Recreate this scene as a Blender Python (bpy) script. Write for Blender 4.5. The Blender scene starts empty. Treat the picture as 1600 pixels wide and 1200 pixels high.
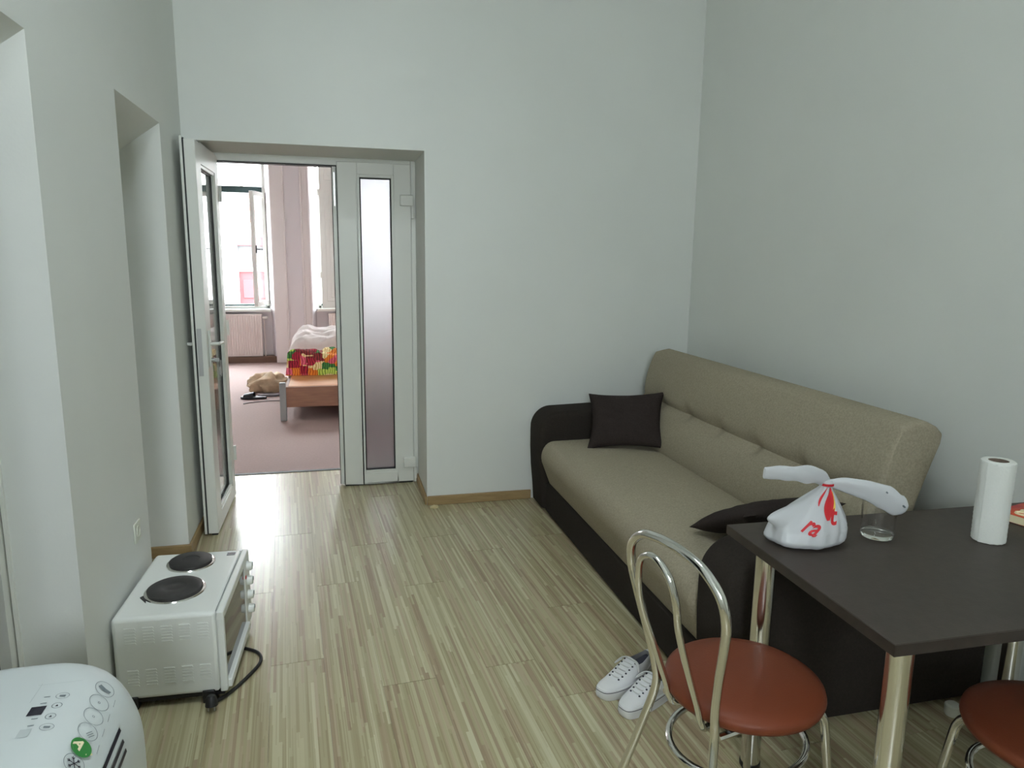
import bpy, bmesh, math, random
from mathutils import Vector, Matrix, noise
random.seed(7)
scene = bpy.context.scene
C = scene.collection

# ------------------------------------------------------------------ camera
FPX = 1112.5                                   # focal length in pixels of the 1600 x 1200 frame
YAW, PITCH, ROLL = [math.radians(a) for a in (13.956, 10.14, 0.75)]
f0 = Vector((math.sin(YAW), math.cos(YAW), 0)); r0 = Vector((math.cos(YAW), -math.sin(YAW), 0)); u0 = Vector((0, 0, 1))
fw = math.cos(PITCH) * f0 - math.sin(PITCH) * u0
u2 = math.sin(PITCH) * f0 + math.cos(PITCH) * u0
rt = math.cos(ROLL) * r0 + math.sin(ROLL) * u2
up = -math.sin(ROLL) * r0 + math.cos(ROLL) * u2
cam_data = bpy.data.cameras.new('camera'); cam = bpy.data.objects.new('camera', cam_data); C.objects.link(cam)
cam_data.sensor_width = 36.0; cam_data.lens = FPX / 1600 * 36.0; cam_data.clip_start = 0.05; cam_data.clip_end = 200
cam.matrix_world = Matrix(((rt.x, up.x, -fw.x, 0), (rt.y, up.y, -fw.y, 0), (rt.z, up.z, -fw.z, 1.5), (0, 0, 0, 1)))
scene.camera = cam

# ------------------------------------------------------------------ sky, light, exposure
world = bpy.data.worlds.new('overcast_sky'); scene.world = world; world.use_nodes = True
wbg = world.node_tree.nodes['Background']
wbg.inputs['Color'].default_value = (0.86, 0.945, 0.99, 1); wbg.inputs['Strength'].default_value = 46.0
scene.view_settings.view_transform = 'Standard'; scene.view_settings.look = 'None'
scene.view_settings.exposure = 0.0; scene.view_settings.gamma = 1.0; scene.view_settings.use_curve_mapping = False
try:
    scene.cycles.use_denoising = True
    scene.cycles.diffuse_bounces = 6; scene.cycles.max_bounces = 14
except Exception:
    pass

def portal(name, loc, rot, sx, sy):              # sampling guide for the sky that comes through an opening
    l = bpy.data.lights.new(name, 'AREA'); l.shape = 'RECTANGLE'; l.size = sx; l.size_y = sy
    l.cycles.is_portal = True
    o = bpy.data.objects.new(name, l); C.objects.link(o); o.location = loc; o.rotation_euler = rot
    return o
CEIL = 3.7
SKY_X0, SKY_X1 = 0.00, 0.29                      # roof window in the ceiling of the sofa room, out of frame
SKYS = [(1.20, 2.25)]                            # y range
for a, b in SKYS:
    portal('roof_window_portal', ((SKY_X0 + SKY_X1) / 2, (a + b) / 2, CEIL + 0.42), (0, 0, 0), SKY_X1 - SKY_X0, b - a)
FW = (-0.52, 0.14, 1.70, 2.40)                   # window in the wall behind the camera: x0, x1, z0, z1
portal('front_window_portal', ((FW[0] + FW[1]) / 2, -1.81, (FW[2] + FW[3]) / 2), (math.radians(90), 0, 0), FW[1] - FW[0], FW[3] - FW[2])
WIN_Y0, WIN_Y1 = 10.38, 10.84                   # bedroom window wall, inner and outer face
WINS = [(-1.98, -0.90), (-0.235, 0.845), (1.50, 2.58)]
for i, (a, b) in enumerate(WINS):
    portal('window_portal', ((a + b) / 2, WIN_Y1 + 0.01, 1.9), (math.radians(-90), 0, 0), b - a, 2.3)

# ------------------------------------------------------------------ helpers
def srgb(r, g, b):
    def f(c):
        c /= 255.0
        return c / 12.92 if c <= 0.04045 else ((c + 0.055) / 1.055) ** 2.4
    return (f(r), f(g), f(b), 1.0)

def mat(name, col, rough=0.6, metal=0.0, var=0.0, vscale=8.0, bump=0.0, bscale=60.0, spec=0.5, col2=None, stretch=None, **kw):
    m = bpy.data.materials.new(name); m.use_nodes = True
    nt = m.node_tree; b = nt.nodes['Principled BSDF']
    b.inputs['Base Color'].default_value = col; b.inputs['Roughness'].default_value = rough
    b.inputs['Metallic'].default_value = metal; b.inputs['Specular IOR Level'].default_value = spec
    for k, v in kw.items():
        b.inputs[k.replace('_', ' ')].default_value = v
    tc = nt.nodes.new('ShaderNodeTexCoord'); src = tc.outputs['Object']
    if stretch:
        mp = nt.nodes.new('ShaderNodeMapping'); mp.inputs['Scale'].default_value = stretch
        nt.links.new(src, mp.inputs['Vector']); src = mp.outputs['Vector']
    if var or col2:
        n = nt.nodes.new('ShaderNodeTexNoise'); n.inputs['Scale'].default_value = vscale; n.inputs['Detail'].default_value = 4
        nt.links.new(src, n.inputs['Vector'])
        rp = nt.nodes.new('ShaderNodeValToRGB'); rp.color_ramp.elements[0].position = 0.3; rp.color_ramp.elements[1].position = 0.7
        c2 = col2 or tuple(min(1, c * (1 + var)) for c in col[:3]) + (1,)
        c1 = col if col2 else tuple(c * (1 - var) for c in col[:3]) + (1,)
        rp.color_ramp.elements[0].color = c1; rp.color_ramp.elements[1].color = c2
        nt.links.new(n.outputs['Fac'], rp.inputs['Fac']); nt.links.new(rp.outputs['Color'], b.inputs['Base Color'])
    if bump:
        n2 = nt.nodes.new('ShaderNodeTexNoise'); n2.inputs['Scale'].default_value = bscale; n2.inputs['Detail'].default_value = 3
        nt.links.new(src, n2.inputs['Vector'])
        bp = nt.nodes.new('ShaderNodeBump'); bp.inputs['Strength'].default_value = bump; bp.inputs['Distance'].default_value = 0.002
        nt.links.new(n2.outputs['Fac'], bp.inputs['Height']); nt.links.new(bp.outputs['Normal'], b.inputs['Normal'])
    return m

def glass_mat(name, tint=(1, 1, 1, 1), rough=0.0, boost=1.0):
    m = bpy.data.materials.new(name); m.use_nodes = True; nt = m.node_tree
    for n in list(nt.nodes):
        if n.type != 'OUTPUT_MATERIAL': nt.nodes.remove(n)
    out = [n for n in nt.nodes if n.type == 'OUTPUT_MATERIAL'][0]
    t = nt.nodes.new('ShaderNodeBsdfTransparent'); t.inputs['Color'].default_value = tint
    g = nt.nodes.new('ShaderNodeBsdfGlossy'); g.inputs['Roughness'].default_value = rough
    lw = nt.nodes.new('ShaderNodeLayerWeight'); lw.inputs['Blend'].default_value = 0.5
    pw = nt.nodes.new('ShaderNodeMath'); pw.operation = 'POWER'; pw.inputs[1].default_value = 4.0; nt.links.new(lw.outputs['Facing'], pw.inputs[0])
    fr = nt.nodes.new('ShaderNodeMath'); fr.operation = 'MULTIPLY_ADD'; fr.inputs[1].default_value = 0.85; fr.inputs[2].default_value = 0.04; nt.links.new(pw.outputs[0], fr.inputs[0])
    mx = nt.nodes.new('ShaderNodeMixShader')
    nt.links.new(fr.outputs[0], mx.inputs['Fac']); nt.links.new(t.outputs[0], mx.inputs[1]); nt.links.new(g.outputs[0], mx.inputs[2])
    nt.links.new(mx.outputs[0], out.inputs['Surface'])
    return m

class MB:
    """Collects shapes; build() links them as one mesh object."""
    def __init__(s): s.v = []; s.f = []
    def add(s, vs, fs):
        o = len(s.v); s.v += [Vector(p) for p in vs]; s.f += [[i + o for i in f] for f in fs]; return s
    def box(s, x0, x1, y0, y1, z0, z1):
        return s.add([(x0,y0,z0),(x1,y0,z0),(x1,y1,z0),(x0,y1,z0),(x0,y0,z1),(x1,y0,z1),(x1,y1,z1),(x0,y1,z1)],
                     [(3,2,1,0),(4,5,6,7),(0,1,5,4),(1,2,6,5),(2,3,7,6),(3,0,4,7)])
    def obox(s, M, sx, sy, sz):
        t = MB().box(-sx/2, sx/2, -sy/2, sy/2, -sz/2, sz/2)
        return s.add([M @ p for p in t.v], t.f)
    def prism(s, poly, a0, a1, axis='y'):
        """poly in the two other axes (x,z for y; y,z for x; x,y for z), extruded a0..a1"""
        n = len(poly)
        def P(p, a): return {'y': (p[0], a, p[1]), 'x': (a, p[0], p[1]), 'z': (p[0], p[1], a)}[axis]
        vs = [P(p, a0) for p in poly] + [P(p, a1) for p in poly]
        fs = [(i, (i+1) % n, n + (i+1) % n, n + i) for i in range(n)] + [tuple(range(n-1, -1, -1)), tuple(range(n, 2*n))]
        return s.add(vs, fs)
    def loft(s, rings, cap0=True, cap1=True, closed=True):
        n = len(rings[0]); vs = [p for r in rings for p in r]; fs = []
        for j in range(len(rings) - 1):
            for i in range(n if closed else n - 1):
                k = (i + 1) % n
                fs.append((j*n+i, j*n+k, (j+1)*n+k, (j+1)*n+i))
        if cap0: fs.append(tuple(range(n-1, -1, -1)))
        if cap1: fs.append(tuple((len(rings)-1)*n + i for i in range(n)))
        return s.add(vs, fs)
    def lathe(s, prof, c=(0,0,0), n=32, cap0=False, cap1=False, axis='z'):
        def P(r, z, a):
            if axis == 'z': return (c[0]+r*math.cos(a), c[1]+r*math.sin(a), c[2]+z)
            if axis == 'x': return (c[0]+z, c[1]+r*math.cos(a), c[2]+r*math.sin(a))
            return (c[0]+r*math.cos(a), c[1]+z, c[2]+r*math.sin(a))
        return s.loft([[P(r, z, 2*math.pi*i/n) for i in range(n)] for r, z in prof], cap0, cap1)
    def tube(s, path, r, n=10, closed=False, caps=True):
        path = [Vector(p) for p in path]; m = len(path); rings = []; prev = None
        for i, p in enumerate(path):
            if closed: t = path[(i+1) % m] - path[i-1]
            else: t = path[min(i+1, m-1)] - path[max(i-1, 0)]
            t.normalize()
            if prev is None:
                a = Vector((0,0,1)) if abs(t.z) < 0.9 else Vector((1,0,0)); nx = t.cross(a).normalized()
            else:
                nx = (prev - t * prev.dot(t)); nx = nx.normalized() if nx.length > 1e-6 else t.orthogonal().normalized()
            ny = t.cross(nx); prev = nx
            rr = r[i] if isinstance(r, (list, tuple)) else r
            rings.append([p + rr*(nx*math.cos(2*math.pi*k/n) + ny*math.sin(2*math.pi*k/n)) for k in range(n)])
        if closed: rings.append(rings[0])
        return s.loft(rings, caps and not closed, caps and not closed)
    def grid(s, nu, nv, fn):
        vs = [fn(i/(nu-1), j/(nv-1)) for j in range(nv) for i in range(nu)]
        fs = [(j*nu+i, j*nu+i+1, (j+1)*nu+i+1, (j+1)*nu+i) for j in range(nv-1) for i in range(nu-1)]
        return s.add(vs, fs)
    def build(s, name, m, parent=None, smooth=40, bevel=0, seg=2, world=False, fix=True):
        off = Vector(parent.location) if (parent is not None and world) else Vector((0,0,0))
        me = bpy.data.meshes.new(name); me.from_pydata([tuple(p - off) for p in s.v], [], s.f)
        if fix:
            bm = bmesh.new(); bm.from_mesh(me); bmesh.ops.remove_doubles(bm, verts=bm.verts, dist=1e-6)
            bmesh.ops.recalc_face_normals(bm, faces=bm.faces); bm.to_mesh(me); bm.free()
        if m: me.materials.append(m)
        if smooth:
            me.polygons.foreach_set('use_smooth', [True] * len(me.polygons)); me.set_sharp_from_angle(angle=math.radians(smooth))
        me.update()
        o = bpy.data.objects.new(name, me); C.objects.link(o)
        if parent is not None: o.parent = parent
        if bevel:
            b = o.modifiers.new('bevel', 'BEVEL'); b.width = bevel; b.segments = seg; b.limit_method = 'ANGLE'; b.angle_limit = math.radians(35)
        return o

def tag(o, label, cat=None, group=None, kind=None):
    o['label'] = label
    if cat: o['category'] = cat
    if group: o['group'] = group
    if kind: o['kind'] = kind
    return o
def thing(name, label, cat, loc=(0,0,0), rz=0.0, group=None, kind=None):
    o = bpy.data.objects.new(name, None); C.objects.link(o); o.empty_display_size = 0.1
    o.location = loc; o.rotation_euler = (0, 0, rz)
    return tag(o, label, cat, group, kind)
def dup(root, loc, rz, label):
    r = root.copy(); C.objects.link(r); r.location = loc; r.rotation_euler = (0, 0, rz); r['label'] = label
    for ch in list(root.children):
        c = ch.copy(); C.objects.link(c); c.parent = r
        for g in list(ch.children):
            d = g.copy(); C.objects.link(d); d.parent = c
    return r
def text_mesh(txt, size, shear=0.0, bold=0.0):
    cu = bpy.data.curves.new('t', 'FONT'); cu.body = txt; cu.size = size; cu.shear = shear; cu.offset = bold
    cu.align_x = 'CENTER'; cu.align_y = 'CENTER'; cu.resolution_u = 3
    o = bpy.data.objects.new('t', cu); C.objects.link(o); dg = bpy.context.evaluated_depsgraph_get(); dg.update()
    me = o.evaluated_get(dg).to_mesh()
    vs = [v.co.copy() for v in me.vertices]; fs = [tuple(p.vertices) for p in me.polygons]
    bpy.data.objects.remove(o); bpy.data.curves.remove(cu)
    return vs, fs
def catmull(pts, k=6, closed=False):
    pts = [Vector(p) for p in pts]; n = len(pts); out = []
    for i in range(n if closed else n - 1):
        g = (lambda j: pts[j % n]) if closed else (lambda j: pts[max(0, min(n-1, j))])
        p0, p1, p2, p3 = g(i-1), g(i), g(i+1), g(i+2)
        for q in range(k):
            t = q / k
            out.append(0.5*((2*p1)+(p2-p0)*t+(2*p0-5*p1+4*p2-p3)*t*t+(3*p1-p0-3*p2+p3)*t**3))
    if not closed: out.append(pts[-1])
    return out

# ------------------------------------------------------------------ materials
M = {}
M['wall'] = mat('wall_paint', srgb(226, 228, 224), 0.9, var=0.02, vscale=1.5, bump=0.15, bscale=90, spec=0.2)
M['ceil'] = mat('ceiling_paint', srgb(225, 228, 226), 0.9, spec=0.2)
M['bedwall'] = mat('bedroom_paint_pink_cast', srgb(224, 218, 220), 0.9, var=0.015, vscale=1.5, spec=0.2)  # pinkish tint of the bedroom light mixed into the paint
M['bedtrim'] = mat('bedroom_trim_paint', srgb(224, 216, 214), 0.6, spec=0.3)
M['pvc'] = mat('white_pvc', srgb(226, 227, 221), 0.35, spec=0.4)
M['gasket'] = mat('black_gasket', srgb(38, 40, 40), 0.6)
M['base'] = mat('skirting_wood', srgb(148, 122, 84), 0.5, col2=srgb(168, 142, 100), vscale=10, stretch=(1, 1, 8))
M['chrome'] = mat('chrome', (0.76, 0.75, 0.72, 1), 0.14, 1.0)
M['steel'] = mat('brushed_steel', (0.52, 0.52, 0.52, 1), 0.35, 1.0)
M['wenge'] = mat('wenge_laminate', srgb(60, 52, 46), 0.45, var=0.12, vscale=40, bump=0.12, bscale=160, spec=0.3)
M['wenge_edge'] = mat('wenge_edge', srgb(46, 37, 32), 0.5, var=0.25, vscale=30)
M['leather'] = mat('brown_leatherette', srgb(114, 58, 37), 0.45, var=0.05, vscale=6, bump=0.2, bscale=260, spec=0.25)
M['beige'] = mat('beige_sofa_weave', srgb(158, 149, 130), 0.95, var=0.14, vscale=140, bump=0.5, bscale=420, spec=0.1)
M['brown'] = mat('dark_brown_sofa_weave', srgb(50, 45, 41), 0.95, var=0.12, vscale=140, bump=0.4, bscale=420, spec=0.1)
M['pillow'] = mat('dark_pillow_weave', srgb(54, 47, 45), 0.95, var=0.12, vscale=120, bump=0.4, bscale=420, spec=0.1)
M['enamel'] = mat('white_enamel', srgb(232, 234, 230), 0.3, spec=0.5)
M['black'] = mat('black_plastic', srgb(28, 27, 28), 0.5)
M['iron'] = mat('black_cast_iron', srgb(44, 42, 42), 0.55, var=0.2, vscale=30)
M['ovenglass'] = mat('oven_door_glass', srgb(40, 40, 38), 0.06, spec=0.9)
M['acwhite'] = mat('white_abs_plastic', srgb(208, 214, 214), 0.4, spec=0.4)
M['acprint'] = mat('grey_print', srgb(120, 130, 134), 0.5)
M['acdark'] = mat('dark_print', srgb(32, 30, 46), 0.3)
M['acgreen'] = mat('green_print', srgb(48, 132, 58), 0.45)
M['paper'] = mat('white_paper', srgb(232, 233, 228), 0.9, bump=0.6, bscale=160, spec=0.1)
M['card'] = mat('cardboard_core', srgb(120, 104, 92), 0.9)
M['canvas'] = mat('white_canvas', srgb(228, 228, 230), 0.85, bump=0.2, bscale=300, spec=0.2)
M['rubber'] = mat('white_rubber', srgb(226, 226, 226), 0.55)
M['navy'] = mat('navy_stripe', srgb(52, 52, 66), 0.6)
M['carpet'] = mat('pink_carpet', srgb(164, 142, 137), 0.8, var=0.06, vscale=60, bump=0.25, bscale=300, spec=0.25)
M['bedwood'] = mat('beech_lit', srgb(196, 138, 84), 0.5, col2=srgb(180, 120, 70), vscale=6, stretch=(1, 8, 8))  # beech lightened for the light falling on the flat top
M['bedwood2'] = mat('beech_shaded', srgb(150, 106, 82), 0.55, col2=srgb(132, 92, 72), vscale=6, stretch=(1, 8, 8))  # same beech darkened for the shaded upright boards
M['duvet'] = mat('white_duvet', srgb(232, 222, 218), 0.95, spec=0.1)
M['bagbeige'] = mat('beige_bag', srgb(196, 172, 142), 0.8, var=0.2, vscale=12)
M['radiator'] = mat('radiator_enamel', srgb(226, 216, 212), 0.4)
M['darkgreen'] = mat('dark_green_paint', srgb(42, 62, 62), 0.5)
M['facade'] = mat('white_render', srgb(215, 212, 208), 0.9, var=0.05, vscale=2)
M['redpaint'] = mat('red_paint', srgb(72, 20, 24), 0.7)
M['greywin'] = mat('grey_pane', srgb(58, 57, 58), 0.5)
M['street'] = mat('asphalt', srgb(120, 118, 116), 0.9, var=0.1, vscale=3)
M['hall_shade'] = mat('hall_shade_tone', srgb(22, 20, 26), 0.9)  # near-black stands in for the lack of light in the hall
M['switch'] = mat('switch_plastic', srgb(222, 224, 212), 0.5)
M['red'] = mat('red_ink', srgb(196, 30, 40), 0.5)
M['yellow'] = mat('yellow_ink', srgb(226, 190, 90), 0.5)
M['orange'] = mat('orange_card', srgb(214, 92, 44), 0.5, col2=srgb(176, 40, 50), vscale=18)
M['cream'] = mat('cream_print', srgb(240, 228, 190), 0.6)
M['clear'] = glass_mat('clear_glass')
M['underlay'] = mat('dark_underlay', srgb(70, 58, 46), 0.9)

def frosted(name):
    m = bpy.data.materials.new(name); m.use_nodes = True; b = m.node_tree.nodes['Principled BSDF']
    b.inputs['Base Color'].default_value = (0.44, 0.44, 0.465, 1); b.inputs['Transmission Weight'].default_value = 1.0
    b.inputs['Roughness'].default_value = 0.6; b.inputs['IOR'].default_value = 1.3
    return m
M['frosted'] = frosted('frosted_glass')
def tumbler(name):
    m = bpy.data.materials.new(name); m.use_nodes = True; b = m.node_tree.nodes['Principled BSDF']
    b.inputs['Base Color'].default_value = (0.97, 1.0, 0.97, 1); b.inputs['Transmission Weight'].default_value = 1.0
    b.inputs['Roughness'].default_value = 0.02; b.inputs['IOR'].default_value = 1.45
    return m
M['tumbler'] = tumbler('drinking_glass')
def plastic_film(name):
    m = bpy.data.materials.new(name); m.use_nodes = True; nt = m.node_tree; b = nt.nodes['Principled BSDF']
    b.inputs['Base Color'].default_value = srgb(222, 223, 226); b.inputs['Roughness'].default_value = 0.35
    t = nt.nodes.new('ShaderNodeBsdfTranslucent'); t.inputs['Color'].default_value = srgb(222, 223, 226)
    mx = nt.nodes.new('ShaderNodeMixShader'); mx.inputs['Fac'].default_value = 0.3
    out = [n for n in nt.nodes if n.type == 'OUTPUT_MATERIAL'][0]
    nt.links.new(b.outputs[0], mx.inputs[1]); nt.links.new(t.outputs[0], mx.inputs[2]); nt.links.new(mx.outputs[0], out.inputs['Surface'])
    return m
M['film'] = plastic_film('white_carrier_film')

def plank_mat():
    """Laminate printed with narrow strips: each strip about 10 mm wide, cut in staggered lengths."""
    m = bpy.data.materials.new('striped_laminate'); m.use_nodes = True; nt = m.node_tree; N = nt.nodes; L = nt.links
    b = N['Principled BSDF']; tc = N.new('ShaderNodeTexCoord'); oi = N.new('ShaderNodeObjectInfo')
    sp = N.new('ShaderNodeSeparateXYZ'); L.new(tc.outputs['Object'], sp.inputs[0])
    def math_(op, a, bb=None):
        n = N.new('ShaderNodeMath'); n.operation = op
        for i, x in enumerate((a, bb)):
            if x is None: continue
            if isinstance(x, (int, float)): n.inputs[i].default_value = x
            else: L.new(x, n.inputs[i])
        return n.outputs[0]
    seed = math_('MULTIPLY', oi.outputs['Random'], 57.0)
    def strips(w, ln, k):
        col = math_('FLOOR', math_('DIVIDE', sp.outputs['X'], w))
        wn = N.new('ShaderNodeTexWhiteNoise'); wn.noise_dimensions = '2D'
        cv = N.new('ShaderNodeCombineXYZ'); L.new(col, cv.inputs[0]); L.new(math_('ADD', seed, k), cv.inputs[1]); L.new(cv.outputs[0], wn.inputs['Vector'])
        row = math_('FLOOR', math_('ADD', math_('DIVIDE', sp.outputs['Y'], ln), math_('MULTIPLY', wn.outputs['Value'], 9.0)))
        w2 = N.new('ShaderNodeTexWhiteNoise'); w2.noise_dimensions = '3D'
        c2 = N.new('ShaderNodeCombineXYZ'); L.new(col, c2.inputs[0]); L.new(row, c2.inputs[1]); L.new(math_('ADD', seed, k), c2.inputs[2]); L.new(c2.outputs[0], w2.inputs['Vector'])
        return w2.outputs['Value']
    a = strips(0.0106, 0.62, 0.0)
    rp = N.new('ShaderNodeValToRGB'); e = rp.color_ramp.elements
    cols = [(0.0, srgb(158, 140, 113)), (0.12, srgb(166, 156, 122)), (0.34, srgb(175, 160, 131)), (0.52, srgb(176, 168, 134)), (0.72, srgb(184, 178, 144)), (0.90, srgb(195, 190, 159))]
    e[0].position = 0; e[0].color = cols[0][1]; e[1].position = cols[1][0]; e[1].color = cols[1][1]
    for p, c in cols[2:]:
        x = e.new(p); x.color = c
    rp.color_ramp.interpolation = 'CONSTANT'; L.new(a, rp.inputs['Fac'])
    bv = strips(0.0041, 0.33, 3.0)
    r2 = N.new('ShaderNodeValToRGB'); r2.color_ramp.elements[0].color = (0.80, 0.76, 0.71, 1); r2.color_ramp.elements[1].color = (1, 1, 1, 1)
    r2.color_ramp.elements[0].position = 0.05; r2.color_ramp.elements[1].position = 0.45; L.new(bv, r2.inputs['Fac'])
    mx = N.new('ShaderNodeMix'); mx.data_type = 'RGBA'; mx.blend_type = 'MULTIPLY'; mx.inputs['Factor'].default_value = 1.0
    L.new(rp.outputs['Color'], mx.inputs['A']); L.new(r2.outputs['Color'], mx.inputs['B'])
    L.new(mx.outputs['Result'], b.inputs['Base Color'])
    nz = N.new('ShaderNodeTexNoise'); nz.inputs['Scale'].default_value = 5; L.new(tc.outputs['Object'], nz.inputs['Vector'])
    mr = N.new('ShaderNodeMapRange'); mr.inputs['To Min'].default_value = 0.25; mr.inputs['To Max'].default_value = 0.33
    L.new(nz.outputs['Fac'], mr.inputs['Value']); L.new(mr.outputs['Result'], b.inputs['Roughness'])
    b.inputs['Specular IOR Level'].default_value = 0.5
    return m
M['plank'] = plank_mat()

def patchwork_mat():
    m = bpy.data.materials.new('patchwork_cloth'); m.use_nodes = True; nt = m.node_tree; N = nt.nodes; L = nt.links; b = N['Principled BSDF']
    tc = N.new('ShaderNodeTexCoord'); mp = N.new('ShaderNodeMapping'); mp.inputs['Scale'].default_value = (12, 1.0, 15); L.new(tc.outputs['Object'], mp.inputs['Vector'])
    v = N.new('ShaderNodeTexVoronoi'); v.distance = 'CHEBYCHEV'; v.inputs['Scale'].default_value = 1.0; v.inputs['Randomness'].default_value = 0.95; L.new(mp.outputs[0], v.inputs['Vector'])
    rp = N.new('ShaderNodeValToRGB'); rp.color_ramp.interpolation = 'CONSTANT'; e = rp.color_ramp.elements
    cs = [srgb(150, 30, 50), srgb(214, 120, 40), srgb(176, 200, 90), srgb(206, 90, 110), srgb(60, 120, 60), srgb(226, 206, 150), srgb(120, 40, 40)]
    e[0].color = cs[0]; e[1].position = 1/7; e[1].color = cs[1]
    for i in range(2, 7):
        x = e.new(i/7); x.color = cs[i]
    sx = N.new('ShaderNodeSeparateColor'); L.new(v.outputs['Color'], sx.inputs[0]); L.new(sx.outputs[0], rp.inputs['Fac'])
    w = N.new('ShaderNodeTexWave'); w.inputs['Scale'].default_value = 13; w.inputs['Distortion'].default_value = 7; L.new(tc.outputs['Object'], w.inputs['Vector'])
    mx = N.new('ShaderNodeMix'); mx.data_type = 'RGBA'; mx.blend_type = 'OVERLAY'; mx.inputs['Factor'].default_value = 0.55
    L.new(rp.outputs['Color'], mx.inputs['A']); L.new(w.outputs['Color'], mx.inputs['B']); L.new(mx.outputs['Result'], b.inputs['Base Color'])
    b.inputs['Roughness'].default_value = 0.95
    return m
M['patch'] = patchwork_mat()

def brick_mat():
    m = bpy.data.materials.new('exposed_brick'); m.use_nodes = True; nt = m.node_tree; N = nt.nodes; L = nt.links
    tc = N.new('ShaderNodeTexCoord'); mp = N.new('ShaderNodeMapping'); mp.inputs['Rotation'].default_value = (math.radians(90), 0, 0); L.new(tc.outputs['Object'], mp.inputs['Vector'])
    br = N.new('ShaderNodeTexBrick'); br.inputs['Scale'].default_value = 4; br.inputs['Color1'].default_value = srgb(92, 58, 44); br.inputs['Color2'].default_value = srgb(104, 70, 52)
    br.inputs['Mortar'].default_value = srgb(120, 112, 104); L.new(mp.outputs[0], br.inputs['Vector']); L.new(br.outputs['Color'], N['Principled BSDF'].inputs['Base Color'])
    N['Principled BSDF'].inputs['Roughness'].default_value = 0.95
    return m
M['brick'] = brick_mat()

# ------------------------------------------------------------------ the room shell
XL, XR, YB, YF, YT = -0.75, 2.19, 4.15, -1.6, 5.01        # left wall, right wall, back wall, wall behind the camera, bedroom side of back wall
DX0, DX1, DZ = -0.705, 0.508, 2.077                        # doorway
N1 = (1.25, 2.19); N2 = (2.97, 3.665)                      # the two openings in the left wall

b = MB()
b.box(-1.4, XL, YF, N1[0], 0, CEIL).box(-1.4, XL, N1[1], N2[0], 0, CEIL).box(-1.4, XL, N2[1], YB, 0, CEIL)
b.prism([(XL, 2.057), (XL, CEIL), (-1.4, CEIL), (-1.4, 1.93), (-0.925, 1.93)], N1[0], N1[1])
b.prism([(XL, 2.076), (XL, CEIL), (-1.4, CEIL), (-1.4, 1.92), (-0.965, 1.92)], N2[0], N2[1])
b.box(-1.45, -1.4, N2[0], N2[1], 0, 1.95)
tag(b.build('wall_left', M['wall']), 'white plastered wall with two deep openings with sloping heads', 'wall', kind='structure')
b = MB().box(-2.8, DX0, YB, YT, 0, CEIL).box(DX1, 3.0, YB, YT, 0, CEIL).box(DX0, DX1, YB, YT, DZ, CEIL)
tag(b.build('wall_back', M['wall']), 'white plastered wall behind the sofa, pierced by the double glass door', 'wall', kind='structure')
tag(MB().box(XR, XR + 0.2, YF, YB, 0, CEIL).build('wall_right', M['wall']), 'plain white wall along the back of the sofa', 'wall', kind='structure')
b = MB().box(-1.4, FW[0], YF - 0.2, YF, 0, CEIL).box(FW[1], XR + 0.2, YF - 0.2, YF, 0, CEIL).box(FW[0], FW[1], YF - 0.2, YF, 0, FW[2]).box(FW[0], FW[1], YF - 0.2, YF, FW[3], CEIL)
tag(b.build('wall_front', M['wall']), 'white wall with a small window facing the sofa room doorway', 'wall', kind='structure')
b = MB().box(-1.4, SKY_X0, YF, YB, CEIL, CEIL + 0.15).box(SKY_X1, XR + 0.2, YF, YB, CEIL, CEIL + 0.15)
ys = [YF] + [y for ab in SKYS for y in ab] + [YB]
for i in range(0, len(ys), 2): b.box(SKY_X0, SKY_X1, ys[i], ys[i+1], CEIL, CEIL + 0.15)
for SY_0, SY_1 in SKYS:
    for x0, x1, y0, y1 in ((SKY_X0 - 0.05, SKY_X0, SY_0 - 0.05, SY_1 + 0.05), (SKY_X1, SKY_X1 + 0.05, SY_0 - 0.05, SY_1 + 0.05), (SKY_X0, SKY_X1, SY_0 - 0.05, SY_0), (SKY_X0, SKY_X1, SY_1, SY_1 + 0.05)):
        b.box(x0, x1, y0, y1, CEIL + 0.15, CEIL + 0.4)
tag(b.build('ceiling', M['ceil']), 'white ceiling with a roof window over the room', 'ceiling', kind='structure')

# laminate floor: every board is a piece of its own, boards run 3.6 degrees off the walls
floor = MB().box(-1.4, XR, YF, YB, -0.06, -0.0085).box(DX0, DX1, YB, YT, -0.06, -0.0085).build('floor', M['underlay'])
tag(floor, 'laminate floor of striped beige boards', 'floor', kind='structure')
def clip(poly, a, bb, c):                                   # keep a x + b y <= c
    out = []
    for i in range(len(poly)):
        p, q = poly[i], poly[(i+1) % len(poly)]
        dp, dq = a*p[0]+bb*p[1]-c, a*q[0]+bb*q[1]-c
        if dp <= 0: out.append(p)
        if dp * dq < 0:
            t = dp/(dp-dq); out.append((p[0]+t*(q[0]-p[0]), p[1]+t*(q[1]-p[1])))
    return out
ANG = math.atan(0.0635); al = (-math.sin(ANG), math.cos(ANG)); ac = (math.cos(ANG), math.sin(ANG))
PW, PL = 0.19, 1.285
ends = {-1: 4.44, 0: 3.825, 1: 4.445, 2: 2.297, 3: 3.05, 4: 2.31, 5: 3.35, 6: 2.675, 7: 3.45, 8: 2.9, -2: 3.70, -3: 3.2, -4: 4.0}
rects = [(XL, XR, YF, YB), (DX0, DX1, YB, YT), (-1.4, XL, *N1), (-1.4, XL, *N2)]
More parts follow.
